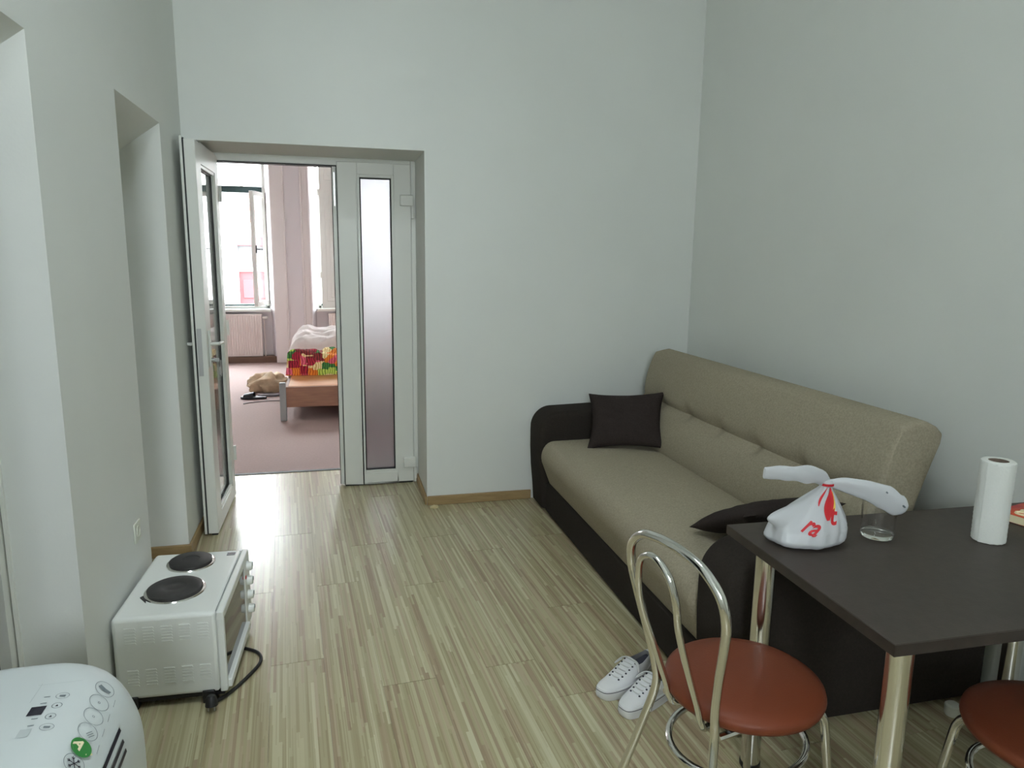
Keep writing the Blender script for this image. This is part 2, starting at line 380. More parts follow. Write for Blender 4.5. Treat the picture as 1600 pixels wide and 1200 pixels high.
for k in range(-5, 16):
    e0 = ends.get(k, 2.0 + (k * 0.47) % PL)
    for j in range(-6, 4):
        v0 = e0 - 4.0 + j * PL
        u0_ = k * PW; g, ge = 0.0003, 0.0011
        cor = [(u0_ + g, v0 + ge), (u0_ + PW - g, v0 + ge), (u0_ + PW - g, v0 + PL - ge), (u0_ + g, v0 + PL - ge)]
        wc = [(-0.364 + u*ac[0] + v*al[0], 4.0 + u*ac[1] + v*al[1]) for u, v in cor]
        cen = (sum(p[0] for p in wc)/4, sum(p[1] for p in wc)/4)
        mb = MB()
        for x0, x1, y0, y1 in rects:
            pl = clip(clip(clip(clip(wc, -1, 0, -x0), 1, 0, x1), 0, -1, -y0), 0, 1, y1)
            if len(pl) < 3: continue
            area = abs(sum(pl[i][0]*pl[(i+1) % len(pl)][1] - pl[(i+1) % len(pl)][0]*pl[i][1] for i in range(len(pl))))/2
            if area < 0.0006: continue
            loc = [((p[0]-cen[0])*ac[0] + (p[1]-cen[1])*ac[1], (p[0]-cen[0])*al[0] + (p[1]-cen[1])*al[1]) for p in pl]
            mb.prism(loc, -0.008, 0.0, 'z')
        if not mb.f: continue
        tilt = random.uniform(-0.0016, 0.0016)
        o = mb.build('plank', M['plank'], floor, smooth=0); o.location = (cen[0], cen[1], 0.0); o.rotation_euler = (0, 0, ANG)
# threshold strip and skirting
tag(MB().box(DX0, DX1, YT - 0.012, YT + 0.02, -0.008, 0.004).build('trim_1', M['gasket']), 'thin dark threshold strip between striped boards and pink carpet', 'threshold', kind='structure')
BH = 0.058
b = MB().box(DX1 + 0.0, 1.16, YB - 0.014, YB, 0, BH)
tag(b.build('baseboard_back', M['base'], bevel=0.004), 'light wood skirting between the doorway and the sofa arm', 'skirting', kind='structure')
b = MB().box(DX1 - 0.014, DX1, YB, 4.63, 0, BH)
tag(b.build('baseboard_reveal', M['base'], bevel=0.004), 'light wood skirting on the reveal beside the frosted door', 'skirting', kind='structure')
b = MB().box(-1.4, XL + 0.014, N2[1] - 0.014, N2[1], 0, BH).box(XL, XL + 0.014, N2[1], YB, 0, BH).box(XL, DX0, YB - 0.014, YB, 0, BH)
tag(b.build('baseboard_left', M['base'], bevel=0.004), 'light wood skirting turning the corner behind the open door', 'skirting', kind='structure')
# hall behind the near opening, its darkness put into the wall colour
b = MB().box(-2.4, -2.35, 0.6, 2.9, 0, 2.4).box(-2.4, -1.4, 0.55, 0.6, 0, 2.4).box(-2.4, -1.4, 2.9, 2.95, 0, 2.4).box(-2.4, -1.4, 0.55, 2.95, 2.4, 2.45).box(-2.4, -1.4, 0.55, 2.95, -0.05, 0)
tag(b.build('wall_hall', M['hall_shade']), 'dark unlit hall beyond the opening nearest the air conditioner', 'wall', kind='structure')
b = MB().box(-0.958, -0.928, N1[1] - 0.045, N1[1], 0, 1.93).box(-0.958, -0.928, N1[0], N1[0] + 0.045, 0, 1.93).box(-0.958, -0.928, N1[0], N1[1], 1.885, 1.93)
b.box(-0.924, -0.915, N1[1] - 0.012, N1[1], 0, 1.94)
tag(b.build('trim_2', M['pvc']), 'white door casing inside the opening beside the air conditioner', 'door frame', kind='structure')
b = MB().box(-1.35, -0.962, N1[1] - 0.06, N1[1] - 0.002, 0.001, 1.93)  # panel coloured near-black where the unlit hall's darkness shows
tag(b.build('wall_hall_return', M['hall_shade']), 'return coloured near-black for the unlit hall, behind the casing in the opening beside the air conditioner', 'wall', kind='structure')

# ------------------------------------------------------------------ double glass door
DY = 4.62
b = MB()
b.box(DX0, -0.662, DY, DY + 0.07, 0, DZ).box(0.478, DX1, DY, DY + 0.07, 0, DZ).box(-0.662, 0.478, DY, DY + 0.07, 2.032, DZ)
fr = b.build('trim_3', M['pvc'], bevel=0.004); tag(fr, 'white plastic outer frame of the double glass door', 'door frame', kind='structure')
MB().box(-0.662, 0.03, DY - 0.002, DY + 0.072, 2.026, 2.0325).build('gasket', M['gasket'], fr)

def door_leaf(root, W, H, stile_a, stile_b, rail_t, rail_b, glass, T=0.066, stile_lip=True):
    """leaf in its own frame: x 0..W, y 0..T (y=0 faces the viewer's room when shut), z 0..H"""
    b = MB().box(0, stile_a, 0, T, 0, H).box(W - stile_b, W, 0, T, 0, H).box(stile_a, W - stile_b, 0, T, H - rail_t, H).box(stile_a, W - stile_b, 0, T, 0, rail_b)
    fo = b.build('leaf_frame', M['pvc'], root, bevel=0.004)
    # glazing beads, mitred towards the pane
    x0, x1, z0, z1 = stile_a, W - stile_b, rail_b, H - rail_t
    for yy, sgn in ((0.0, 1), (T, -1)):
        b = MB(); w = 0.016
        for (ax0, ax1, az0, az1) in ((x0, x0 + w, z0, z1), (x1 - w, x1, z0, z1), (x0 + w, x1 - w, z0, z0 + w), (x0 + w, x1 - w, z1 - w, z1)):
            b.box(ax0, ax1, min(yy + sgn*0.004, yy + sgn*0.02), max(yy + sgn*0.004, yy + sgn*0.02), az0, az1)
        b.build('glazing_bead', M['pvc'], root, bevel=0.002)
        g = MB(); w2 = 0.0235
        for (ax0, ax1, az0, az1) in ((x0 + w, x0 + w2, z0 + w, z1 - w), (x1 - w2, x1 - w, z0 + w, z1 - w), (x0 + w2, x1 - w2, z0 + w, z0 + w2), (x0 + w2, x1 - w2, z1 - w2, z1 - w)):
            g.box(ax0, ax1, min(yy + sgn*0.0185, yy + sgn*0.0235), max(yy + sgn*0.0185, yy + sgn*0.0235), az0, az1)
        g.build('gasket', M['gasket'], root)
    MB().box(x0 + 0.004, x1 - 0.004, T/2 - 0.003, T/2 + 0.003, z0 + 0.004, z1 - 0.004).build('glass_pane', glass, root)
    return fo
# shut leaf with frosted glass
d2 = thing('door_2', 'shut narrow door leaf glazed with frosted glass, hinged on the sofa side', 'door', (0.03, DY - 0.012, 0.012), 0, kind='structure')
door_leaf(d2, 0.447, 2.043, 0.118, 0.104, 0.072, 0.072, M['frosted'])
MB().box(-0.004, 0.0, 0.004, 0.05, 0.0, 2.02).build('edge_gasket', M['gasket'], d2)
MB().box(-0.028, -0.004, 0.018, 0.066, 0.0, 2.018).build('meeting_strip', M['pvc'], d2, bevel=0.003)
MB().box(-0.032, -0.028, 0.03, 0.06, 0.0, 2.018).build('edge_gasket', M['gasket'], d2)
MB().box(-0.02, -0.012, 0.0145, 0.018, 1.78, 1.98).build('bolt_slot', M['steel'], d2)
MB().box(0.0, 0.44, 0.01, 0.05, -0.011, 0.0).build('door_sweep', M['gasket'], d2)
for hz in (1.79, 0.10):
    h = MB().box(0.378, 0.462, -0.024, 0.0, hz, hz + 0.068).build('hinge', M['pvc'], d2, bevel=0.006)
    MB().lathe([(0.0001, -0.075), (0.011, -0.075), (0.011, 0.0), (0.0001, 0.0)], (0.456, -0.016, hz), 12).build('hinge_pin', M['pvc'], h)
# open leaf: stands at right angles to the wall, its free edge towards the viewer
LW, LH, T = 0.668, 2.036, 0.056
d1 = thing('door_1', 'open clear glass door leaf with lever handle and keys, standing beside the oven', 'door', (-0.698, 4.572, 0.012), math.radians(-90.4), kind='structure')
door_leaf(d1, LW, LH, 0.105, 0.135, 0.105, 0.085, M['clear'], T)        # local y = T is the face towards the sofa
MB().box(-0.004, LW + 0.004, -0.014, -0.001, 0.0, LH + 0.012).build('overlap_flange', M['pvc'], d1, bevel=0.003)
MB().box(LW - 0.002, LW + 0.003, -0.001, 0.006, 0.0, LH).build('edge_gasket', M['gasket'], d1)
MB().box(0.0, LW, -0.001, 0.006, LH, LH + 0.004).build('edge_gasket', M['gasket'], d1)
MB().box(LW, LW + 0.003, 0.01, 0.032, 0.86, 1.105).build('lock_plate', M['steel'], d1)
MB().box(0.02, LW - 0.006, 0.02, 0.05, -0.011, 0.0).build('door_sweep', M['gasket'], d1)
for side in (1, -1):
    y0 = T if side == 1 else -0.014
    pl = MB().box(LW - 0.072, LW - 0.044, min(y0, y0 + side*0.008), max(y0, y0 + side*0.008), 0.90, 1.09).build('handle_plate', M['pvc'], d1, bevel=0.003)
    MB().tube(catmull([(LW - 0.058, y0 + side*0.008, 1.02), (LW - 0.058, y0 + side*0.042, 1.02), (LW - 0.068, y0 + side*0.050, 1.02), (LW - 0.13, y0 + side*0.050, 1.018), (LW - 0.168, y0 + side*0.05, 1.014)], 4), 0.009, 10).build('lever_handle', M['pvc'], pl)
cy = MB().lathe([(0.0001, 0), (0.012, 0), (0.012, 0.016), (0.0001, 0.016)], (LW - 0.058, T + 0.008, 0.935), 14, axis='y').build('lock_cylinder', M['steel'], d1)
k = MB().box(LW - 0.062, LW - 0.054, T + 0.022, T + 0.046, 0.926, 0.944)
k.tube([(LW - 0.058 + 0.016*math.cos(a), T + 0.052, 0.915 + 0.018*math.sin(a)) for a in [i*math.pi/6 for i in range(12)]], 0.0015, 6, closed=True)
k.box(LW - 0.075, LW - 0.066, T + 0.048, T + 0.052, 0.862, 0.905).box(LW - 0.058, LW - 0.047, T + 0.050, T + 0.054, 0.850, 0.902).box(LW - 0.052, LW - 0.040, T + 0.045, T + 0.049, 0.858, 0.9)
k.build('key_bunch', M['steel'], cy)
for hz in (0.22, 1.0, 1.78):
    MB().lathe([(0.0001, 0), (0.010, 0), (0.010, 0.09), (0.0001, 0.09)], (-0.002, T + 0.006, hz), 12).build('hinge', M['pvc'], d1)

# ------------------------------------------------------------------ bedroom beyond the door
tag(MB().box(-2.8, 3.0, YT, WIN_Y0 + 0.2, -0.06, 0.0).build('floor_bedroom', M['carpet']), 'pink carpet of the bedroom beyond the glass door', 'carpet', kind='structure')
tag(MB().box(-3.0, -2.8, YB, WIN_Y1, 0, CEIL).build('wall_bedroom_left', M['bedwall']), 'bedroom wall coloured for the pinkish light, on the radiator side', 'wall', kind='structure')
tag(MB().box(3.0, 3.2, YB, WIN_Y1, 0, CEIL).build('wall_bedroom_right', M['bedwall']), 'bedroom wall coloured for the pinkish light, behind the bed', 'wall', kind='structure')
tag(MB().box(-3.0, 3.2, YB, WIN_Y1, CEIL, CEIL + 0.15).build('ceiling_bedroom', M['ceil']), 'white bedroom ceiling', 'ceiling', kind='structure')
WZ0, WZ1 = 0.74, 3.05
b = MB()
xs = [-2.8] + [x for w in WINS for x in w] + [3.0]
b.box(-2.8, 3.0, WIN_Y0, WIN_Y1, WZ1, CEIL)
b.box(-2.8, 3.0, WIN_Y0 + 0.16, WIN_Y1, 0, WZ0)              # thin spandrel: radiator niches below the windows
for i in range(0, len(xs), 2):
    lo, hi = xs[i], xs[i+1]
    sl = 0.075                                               # splayed reveals
    poly = [(lo + (sl if i else 0), WIN_Y0), (hi - (sl if i < len(xs) - 2 else 0), WIN_Y0), (hi, WIN_Y0 + 0.26), (hi, WIN_Y1), (lo, WIN_Y1), (lo, WIN_Y0 + 0.26)]
    b.prism(poly, 0, WZ1, 'z')
wb = b.build('wall_window', M['bedwall']); tag(wb, 'bedroom window wall coloured for the pinkish light, with deep splayed reveals', 'wall', kind='structure')
# vertical mouldings on the pier between the two windows in view
b = MB().box(-0.815, -0.64, WIN_Y0 - 0.05, WIN_Y0, 0, CEIL).box(-0.655, -0.635, WIN_Y0 - 0.065, WIN_Y0, 0, CEIL)
b.box(-0.43, -0.405, WIN_Y0 - 0.05, WIN_Y0, 0, CEIL).box(-0.405, -0.32, WIN_Y0 - 0.025, WIN_Y0, 0, CEIL).box(-0.335, -0.313, WIN_Y0 - 0.045, WIN_Y0, 0, CEIL)
tag(b.build('trim_4', M['bedtrim'], bevel=0.006), 'moulded vertical strips on the pier between the bedroom windows', 'moulding', kind='structure')
tag(MB().box(-2.8, 3.0, WIN_Y0 - 0.022, WIN_Y0 + 0.16, 0, 0.085).build('baseboard_bedroom', mat('skirting_radiator_shade', srgb(96, 70, 54), 0.6, var=0.1), bevel=0.004), 'dark brown skirting under the bedroom windows', 'skirting', kind='structure')  # brown skirting whose colour also carries the shade under the radiator
# windows
def window(i, x0, x1, label, right_open):
    w = thing('window_%d' % i, label, 'window', ((x0 + x1)/2, 10.64, WZ0), 0, kind='structure')
    hw = (x1 - x0)/2; H = WZ1 - WZ0; tz = 2.315 - WZ0
    b = MB().box(-hw, -hw + 0.04, 0, 0.08, 0, H).box(hw - 0.04, hw, 0, 0.08, 0, H).box(-hw, hw, 0, 0.08, H - 0.05, H).box(-hw, hw, 0, 0.08, 0, 0.03)
    b.build('outer_frame', M['pvc'], w, bevel=0.004)
    MB().box(-hw + 0.04, hw - 0.04, -0.01, 0.09, tz, tz + 0.085).build('transom', M['darkgreen'], w, bevel=0.004)
    MB().box(-hw - 0.02, hw + 0.02, -0.24, 0.0, -0.035, 0.0).build('window_board', M['pvc'], w, bevel=0.006)
    MB().box(-hw + 0.04, hw - 0.04, 0.02, 0.10, 0.03, 0.055).build('bottom_rail', M['darkgreen'], w)
    MB().box(-hw + 0.04, hw - 0.04, 0.035, 0.041, tz + 0.085, H - 0.05).build('upper_pane', M['clear'], w)
    sw = hw - 0.045; sh = tz - 0.06
    for side in (-1, 1):
        bb = MB()
        bb.box(0, 0.052, 0, 0.05, 0, sh).box(sw - 0.052, sw, 0, 0.05, 0, sh).box(0.052, sw - 0.052, 0, 0.05, 0, 0.06).box(0.052, sw - 0.052, 0, 0.05, sh - 0.055, sh)
        so = bb.build('sash', M['pvc'], w, bevel=0.004)
        so.location = (side*(hw - 0.042), 0.02, 0.055)
        ang = 0.0 if side == -1 else math.pi
        if side == 1:
            so.rotation_euler = (0, 0, math.pi + (math.radians(76) if right_open else 0)); 
            if not right_open: so.location.y = 0.07
        elif right_open: so.rotation_euler = (0, 0, math.radians(-105))
        MB().box(0.05, sw - 0.05, 0.022, 0.028, 0.058, sh - 0.053).build('pane', M['clear'], so)
        h = MB().box(sw - 0.035, sw - 0.017, 0.05, 0.062, sh*0.5 - 0.05, sh*0.5 + 0.05)
        h.tube([(sw - 0.026, 0.06, sh*0.5), (sw - 0.026, 0.10, sh*0.5), (sw - 0.14, 0.10, sh*0.5)], 0.008, 8)
        h.build('handle', M['black'], so)
    return w
window(1, *WINS[0], 'tall bedroom window with dark transom, one sash swung open into the room', True)
window(2, *WINS[1], 'bedroom window behind the panelled white shutter', False)
window(3, *WINS[2], 'bedroom window on the bed side, furthest from the open sash', False)
# inner shutter leaf in front of the second window
sh = thing('window_shutter', 'white panelled shutter leaf standing in the second bedroom window', 'shutter', (-0.178, 10.47, WZ0 + 0.004))
b = MB().box(0, 0.43, 0, 0.032, 0, 2.2); b.build('board', M['pvc'], sh, bevel=0.003)
for z0, z1 in ((0.1, 1.62), (1.76, 2.12)):
    p = MB().box(0.07, 0.36, -0.010, 0.0, z0, z1).build('panel', M['pvc'], sh, bevel=0.008)
    MB().box(0.125, 0.305, -0.018, -0.010, z0 + 0.055, z1 - 0.055).build('raised_field', M['pvc'], p, bevel=0.007)
for z in (0.42, 1.55):
    MB().lathe([(0.0001, 0), (0.012, 0), (0.012, 0.09), (0.0001, 0.09)], (-0.01, 0.01, z), 10).build('hinge', M['pvc'], sh)
# radiators
def radiator(x0, x1, label):
    r = thing('radiator', label, 'radiator', ((x0 + x1)/2, WIN_Y0 + 0.06, 0.09), group='bedroom radiators')
    hw = (x1 - x0)/2; H = 0.585; rings = []; n = int((x1 - x0)/0.033)
    pts = [(-hw, 0.0)]
    for i in range(n):
        a = -hw + 0.02 + i*(2*hw - 0.04)/n; d = (2*hw - 0.04)/n
        pts += [(a, 0.0), (a + d*0.25, -0.009), (a + d*0.65, -0.009), (a + d*0.9, 0.0)]
    pts += [(hw, 0.0), (hw, 0.05), (-hw, 0.05)]
    MB().prism([(x, y - 0.05) for x, y in pts], 0.02, H - 0.02, 'z').build('ribbed_panel', M['radiator'], r, smooth=30)
    MB().box(-hw - 0.004, hw + 0.004, -0.058, 0.045, H - 0.022, H).build('top_grille', M['radiator'], r, bevel=0.003)
    MB().box(-hw, hw, -0.055, 0.04, 0.0, 0.022).build('bottom_edge', M['radiator'], r, bevel=0.003)
    v = MB().lathe([(0.0001, 0), (0.016, 0), (0.02, 0.02), (0.02, 0.07), (0.0001, 0.075)], (hw + 0.008, 0.0, H - 0.055), 14, axis='x').build('valve_knob', M['pvc'], r)
    MB().tube([(hw + 0.03, 0.0, -0.088), (hw + 0.03, 0.0, H - 0.06)], 0.008, 8).build('feed_pipe', M['radiator'], r)
    return r
radiator(-1.93, -1.00, 'white ribbed radiator under the open bedroom window')
radiator(-0.10, 0.62, 'white ribbed radiator under the shuttered bedroom window')

# bed
BX0, BX1, BY0, BY1 = -0.47, 1.13, 6.63, 8.75
bed = thing('bed', 'low beech bed with grey metal legs and a bare ledge at its foot', 'bed', ((BX0 + BX1)/2, (BY0 + BY1)/2, 0))
MB().box(BX0, BX1, BY0, BY0 + 0.03, 0.125, 0.312).build('foot_board', M['bedwood2'], bed, bevel=0.004, world=True)
MB().box(BX0, BX0 + 0.03, BY0 + 0.03, BY1, 0.125, 0.312).build('side_rail', M['bedwood2'], bed, bevel=0.004, world=True)
MB().box(BX1 - 0.03, BX1, BY0 + 0.03, BY1, 0.125, 0.312).build('side_rail', M['bedwood2'], bed, bevel=0.004, world=True)
MB().box(BX0 + 0.03, BX1 - 0.03, BY0 + 0.03, BY1, 0.285, 0.315).build('platform', M['bedwood'], bed, bevel=0.003, world=True)
MB().box(BX0, BX1, BY1 - 0.04, BY1, 0.315, 0.48).build('head_rail', M['bedwood'], bed, bevel=0.004, world=True)
for x in (BX0 - 0.045, BX1 - 0.012):
    for y in (BY0 - 0.012, BY1 - 0.06):
        MB().box(x, x + 0.057, y, y + 0.057, 0, 0.352).build('leg', mat('grey_metal', srgb(150, 150, 148), 0.45) if 'grey_metal' not in bpy.data.materials else bpy.data.materials['grey_metal'], bed, bevel=0.006, world=True)
MB().box(0.08, 0.16, 6.9, 8.5, 0.0, 0.284).build('centre_support', M['bedwood2'], bed, world=True)
def lump(x0, x1, y0, y1, zb, zt, amp, sc, edge, seed, nu=56, nv=44):
    """a puffy cloth block: rounded top, folded by noise, closed below"""
    def f(u, v):
        x = x0 + (x1 - x0)*u; y = y0 + (y1 - y0)*v
        e = min(u*(x1-x0), (1-u)*(x1-x0), v*(y1-y0), (1-v)*(y1-y0))
        k = math.sqrt(max(0, 1 - max(0, 1 - e/edge)**2))
        nz = noise.noise(Vector((x*sc + seed, y*sc, seed*1.7)))
        nz2 = abs(noise.noise(Vector((x*sc*2.3 + seed, y*sc*2.3 + 3.1, seed))))
        z = zb + (zt - zb)*k*(1 + amp*nz - amp*0.9*nz2)
        bul = 0.03*noise.noise(Vector((x*5 + seed, z*7, y*5))) * (1 - k)
        return Vector((x + bul, y + bul, max(zb, z)))
    mb = MB().grid(nu, nv, f)
    o = len(mb.v); ring = [i for i in range(nu)] + [j*nu + nu - 1 for j in range(1, nv)] + [(nv-1)*nu + i for i in range(nu-2, -1, -1)] + [j*nu for j in range(nv-2, 0, -1)]
    mb.f.append(ring[::-1]); return mb
mt = MB().box(BX0 + 0.02, BX1 - 0.02, 7.635, BY1 - 0.045, 0.3155, 0.47).build('mattress', M['duvet'], None, bevel=0.03, seg=3)
tag(mt, 'white mattress on the beech bed under the covers', 'mattress')
bl = lump(BX0 - 0.035, BX1, 7.24, 7.595, 0.316, 0.545, 0.28, 5.0, 0.06, 2.2).build('patchwork_blanket', M['patch'], None, smooth=80)
tag(bl, 'red, orange and green patchwork blanket folded over the foot of the bed', 'blanket')
dv = lump(BX0 - 0.02, BX1 - 0.02, 7.635, 8.6, 0.4705, 0.665, 0.42, 4.2, 0.14, 5.4, 64, 56).build('duvet', M['duvet'], None, smooth=80)
tag(dv, 'rumpled white duvet heaped on the bed behind the patchwork blanket', 'duvet')
# soft bag beside the bed
def blob(name, c, rx, ry, rz, amp, sc, seed, m, n=28, k=16):
    rings = []
    for j in range(k + 1):
        t = math.pi*j/k; ring = []
        for i in range(n):
            a = 2*math.pi*i/n; d = Vector((math.sin(t)*math.cos(a), math.sin(t)*math.sin(a), -math.cos(t)))
            s = 1 + amp*noise.noise(d*sc + Vector((seed, seed, 0))) - amp*0.6*abs(noise.noise(d*sc*2.5 + Vector((0, seed, 1))))
            p = Vector((d.x*rx*s, d.y*ry*s, max(-rz*0.62, d.z*rz*s)))
            ring.append((c[0] + p.x, c[1] + p.y, c[2] + rz*0.62 + p.z))
        rings.append(ring)
    return MB().loft(rings, False, False).build(name, m, None, smooth=70)
bg = blob('cloth_bag', (-0.745, 8.16, 0.002), 0.21, 0.16, 0.125, 0.45, 2.0, 3.3, M['bagbeige']); tag(bg, 'crumpled beige bag slumped on the carpet by the bed leg', 'bag')
# slippers
def slipper(loc, rz, label, straps):
    s = thing('slipper', label, 'slipper', loc, rz, 'slippers on the carpet')
    out = []
    for i in range(28):
        a = 2*math.pi*i/28; x = 0.135*math.cos(a); w = 0.047*math.sin(a)*(1.0 + 0.22*math.cos(a))
        out.append((x, w))
    MB().prism(out, 0.0, 0.022, 'z').build('sole', M['black'] if straps else M['steel_grey'], s, bevel=0.005)
    if straps:
        def f(u, v):
            a = math.pi*u; x = -0.005 + 0.10*v; w = 0.05*(1.0 + 0.1*math.sin(math.pi*v))
            return Vector((x, w*math.cos(a), 0.016 + (0.055 - 0.022*v)*math.sin(a)))
        MB().grid(16, 8, f).build('upper_strap', M['black'], s, smooth=80)
    return s
M['steel_grey'] = mat('grey_foam', srgb(128, 124, 128), 0.8)
slipper((-0.86, 7.74, 0.002), math.radians(170), 'black slip-on slipper lying on the carpet', True)
slipper((-0.70, 7.86, 0.002), math.radians(176), 'flat grey slipper sole touching the beige bag', False)
cb = MB().tube(catmull([(-0.93, 7.46, 0.006), (-0.86, 7.52, 0.006), (-0.72, 7.57, 0.006), (-0.52, 7.56, 0.006), (-0.3, 7.5, 0.006)], 6), 0.005, 6).build('floor_cable', mat('grey_cable', srgb(110, 104, 104), 0.6)); tag(cb, 'thin grey cable trailing out from under the bed', 'cable')

# ------------------------------------------------------------------ street outside the bedroom window
tag(MB().box(-14, 14, WIN_Y1 + 0.1, 30, -0.95, -0.9).build('ground_street', M['street']), 'grey street below the bedroom windows', 'street', kind='structure')
FY = 17.0
hs = thing('house', 'pale house across the street with a red door and bare brick patches', 'house', (-2.0, FY + 2, -0.9))
b = MB()
dx0, dx1 = -2.08, -1.28
b.box(-11, dx0, FY, FY + 4, -0.9, 4.4).box(dx1, 9, FY, FY + 4, -0.9, 4.4).box(dx0, dx1, FY, FY + 4, 1.86, 4.4).box(dx0, dx1, FY + 0.3, FY + 4, -0.9, 1.86)
b.build('wall', M['facade'], hs, world=True)
MB().box(dx0, dx1, FY - 0.06, FY + 0.1, 1.66, 1.86).build('lintel_board', M['redpaint'], hs, bevel=0.01, world=True)
MB().box(dx0, dx1, FY + 0.1, FY + 0.16, 1.2, 1.66).build('fanlight', M['greywin'], hs, world=True)
MB().box(dx0, dx1, FY + 0.05, FY + 0.16, 1.10, 1.2).build('transom_bar', M['facade'], hs, world=True)
dr = MB().box(dx0, dx1, FY + 0.12, FY + 0.18, -0.85, 1.10).build('street_door', M['redpaint'], hs, world=True)
for i in range(2):
    for j in range(3):
        x0 = dx0 + 0.08 + i*0.36; z0 = -0.6 + j*0.55 + 0.9
        MB().box(x0 + 2.0, x0 + 2.28, -1.91, -1.88, z0, z0 + 0.42).build('door_panel', M['redpaint'], dr, bevel=0.01)
random.seed(3)
for cx, cz, r in ((-1.95, 2.72, 0.26), (-1.82, 2.35, 0.2), (-2.9, 2.5, 0.35), (-0.9, 3.0, 0.3)):
    poly = [(cx + r*random.uniform(0.6, 1.1)*math.cos(a), cz + r*random.uniform(0.6, 1.1)*math.sin(a)) for a in [i*2*math.pi/14 for i in range(14)]]
    MB().prism(poly, FY - 0.004, FY + 0.05).build('brick_patch', M['brick'], hs, world=True)
MB().prism([(FY - 0.3 , 4.35), (FY + 4.3, 4.35), (FY + 2, 5.4)], -11.2, 9.2, 'x').build('roof', mat('roof_tiles', srgb(150, 96, 80), 0.9), hs, world=True)

# ------------------------------------------------------------------ sofa
SY0, SY1 = 2.02, 3.885                                      # seat between the arms
sofa = thing('sofa', 'beige click-clack sofa with dark brown base and rounded arms', 'sofa', (1.66, 2.96, 0))
MB().box(1.178, 2.12, SY0, SY1, 0.012, 0.19).build('base', M['brown'], sofa, bevel=0.012, world=True)
def rounded_sections(y0, y1, r, ny, prof_fn):
    """loft prof_fn(y) along y, drawing the ends in with a quarter-round of radius r"""
    ys = [y0 + r*(1 - math.cos(math.pi/2*i/6)) for i in range(6)] + [y0 + r + (y1 - y0 - 2*r)*i/ny for i in range(ny + 1)] + [y1 - r*(1 - math.cos(math.pi/2*i/6)) for i in range(5, -1, -1)]
    rings = []
    for y in ys:
        e = min(y - y0, y1 - y); ins = r - math.sqrt(max(0, r*r - (r - e)**2)) if e < r else 0
        p = prof_fn(y); cx = sum(q[0] for q in p)/len(p); cz = sum(q[1] for q in p)/len(p)
        ring = []
        for x, z in p:
            d = math.hypot(x - cx, z - cz); k = max(0.0, (d - ins)/d) if d > 1e-6 else 1
            ring.append((cx + (x - cx)*k, y, cz + (z - cz)*k))
        rings.append(ring)
    return rings
def seat_prof(y):
    t = (y - SY0)/(SY1 - SY0); crown = 0.016*math.sin(math.pi*min(1, max(0, t)))**0.5 + 0.006*noise.noise(Vector((y*2.2, 0.3, 0)))
    pts = [(1.78, 0.17), (1.20, 0.17)]
    for i in range(9):                                       # plump front edge
        a = math.radians(200 - i*13.75)
        pts.append((1.212 + 0.082*math.cos(a)*0.9, 0.352 + 0.09*math.sin(a)))
    for i in range(1, 12):
        q = i/12; pts.append((1.23 + 0.55*q, 0.442 + crown*math.sin(math.pi*(0.15 + 0.85*q)) + 0.004*q))
    pts.append((1.79, 0.438)); return pts
MB().loft(rounded_sections(SY0 + 0.005, SY1 - 0.005, 0.035, 44, seat_prof)).build('seat_cushion', M['beige'], sofa, smooth=60, world=True)
tufts = [3.70 - 0.32*i for i in range(6)]
def back_prof(y):
    pts = []; A = Vector((1.715, 0.0, 0.43)); B = Vector((1.885, 0.0, 0.945)); d = (B - A).normalized(); nrm = Vector((-d.z, 0, d.x)); Ln = (B - A).length
    tf = sum(math.exp(-((y - t)/0.045)**2) for t in tufts)
    nn = 26
    for i in range(nn + 1):
        q = i/nn
        c = 0.49
        bul = 0.032*(abs(math.sin(math.pi*q/c)) if q < c else abs(math.sin(math.pi*(q - c)/(1 - c)/1.25)))**0.6
        cr = math.exp(-((q - c)/0.035)**2); cr2 = math.exp(-((q - c)/0.075)**2)
        off = bul - 0.016*cr - 0.034*tf*cr2
        p = A + d*(Ln*q) + nrm*off
        pts.append((p.x, p.z))
    pts += [(1.905, 0.962), (1.94, 0.968), (1.98, 0.955), (2.015, 0.938), (2.036, 0.918), (2.034, 0.89), (2.01, 0.82), (1.965, 0.68), (1.93, 0.55), (1.90, 0.43)]
    return pts
MB().loft(rounded_sections(1.965, 3.93, 0.03, 120, back_prof)).build('backrest', M['beige'], sofa, smooth=70, world=True)
def arm(y0, y1):
    p = [(2.165, 0.02), (1.165, 0.02), (1.158, 0.12), (1.146, 0.24), (1.140, 0.36), (1.140, 0.46)]
    for i in range(1, 11):
        a = math.radians(180 - 9*i); p.append((1.26 + 0.12*math.cos(a), 0.48 + 0.125*math.sin(a)))
    p += [(1.5, 0.612), (1.9, 0.608), (2.10, 0.60), (2.15, 0.59), (2.165, 0.56)]
    r = 0.035; rings = []
    for i in range(7): rings.append((y0 + r*(1 - math.cos(math.pi/2*i/6)), r*(1 - math.sin(math.pi/2*i/6))))
    rings += [(y1 - (q - y0), s) for q, s in rings[::-1]]
    cx, cz = 1.65, 0.3
    R = []
    for y, ins in rings:
        R.append([(x + (cx - x)/abs(cx - x)*min(ins, abs(cx - x)) , y, z + ((cz - z)/abs(cz - z) if z > 0.1 else 0)*ins) for x, z in p])
    return MB().loft(R)
arm(1.80, 2.018).build('armrest', M['brown'], sofa, smooth=50, world=True)
arm(3.89, 4.132).build('armrest', M['brown'], sofa, smooth=50, world=True)
for x in (1.24, 2.06):
    for y in (1.9, 4.0): MB().lathe([(0.0001, 0), (0.025, 0), (0.025, 0.03), (0.0001, 0.03)], (x, y, 0), 12).build('foot', M['black'], sofa, world=True)

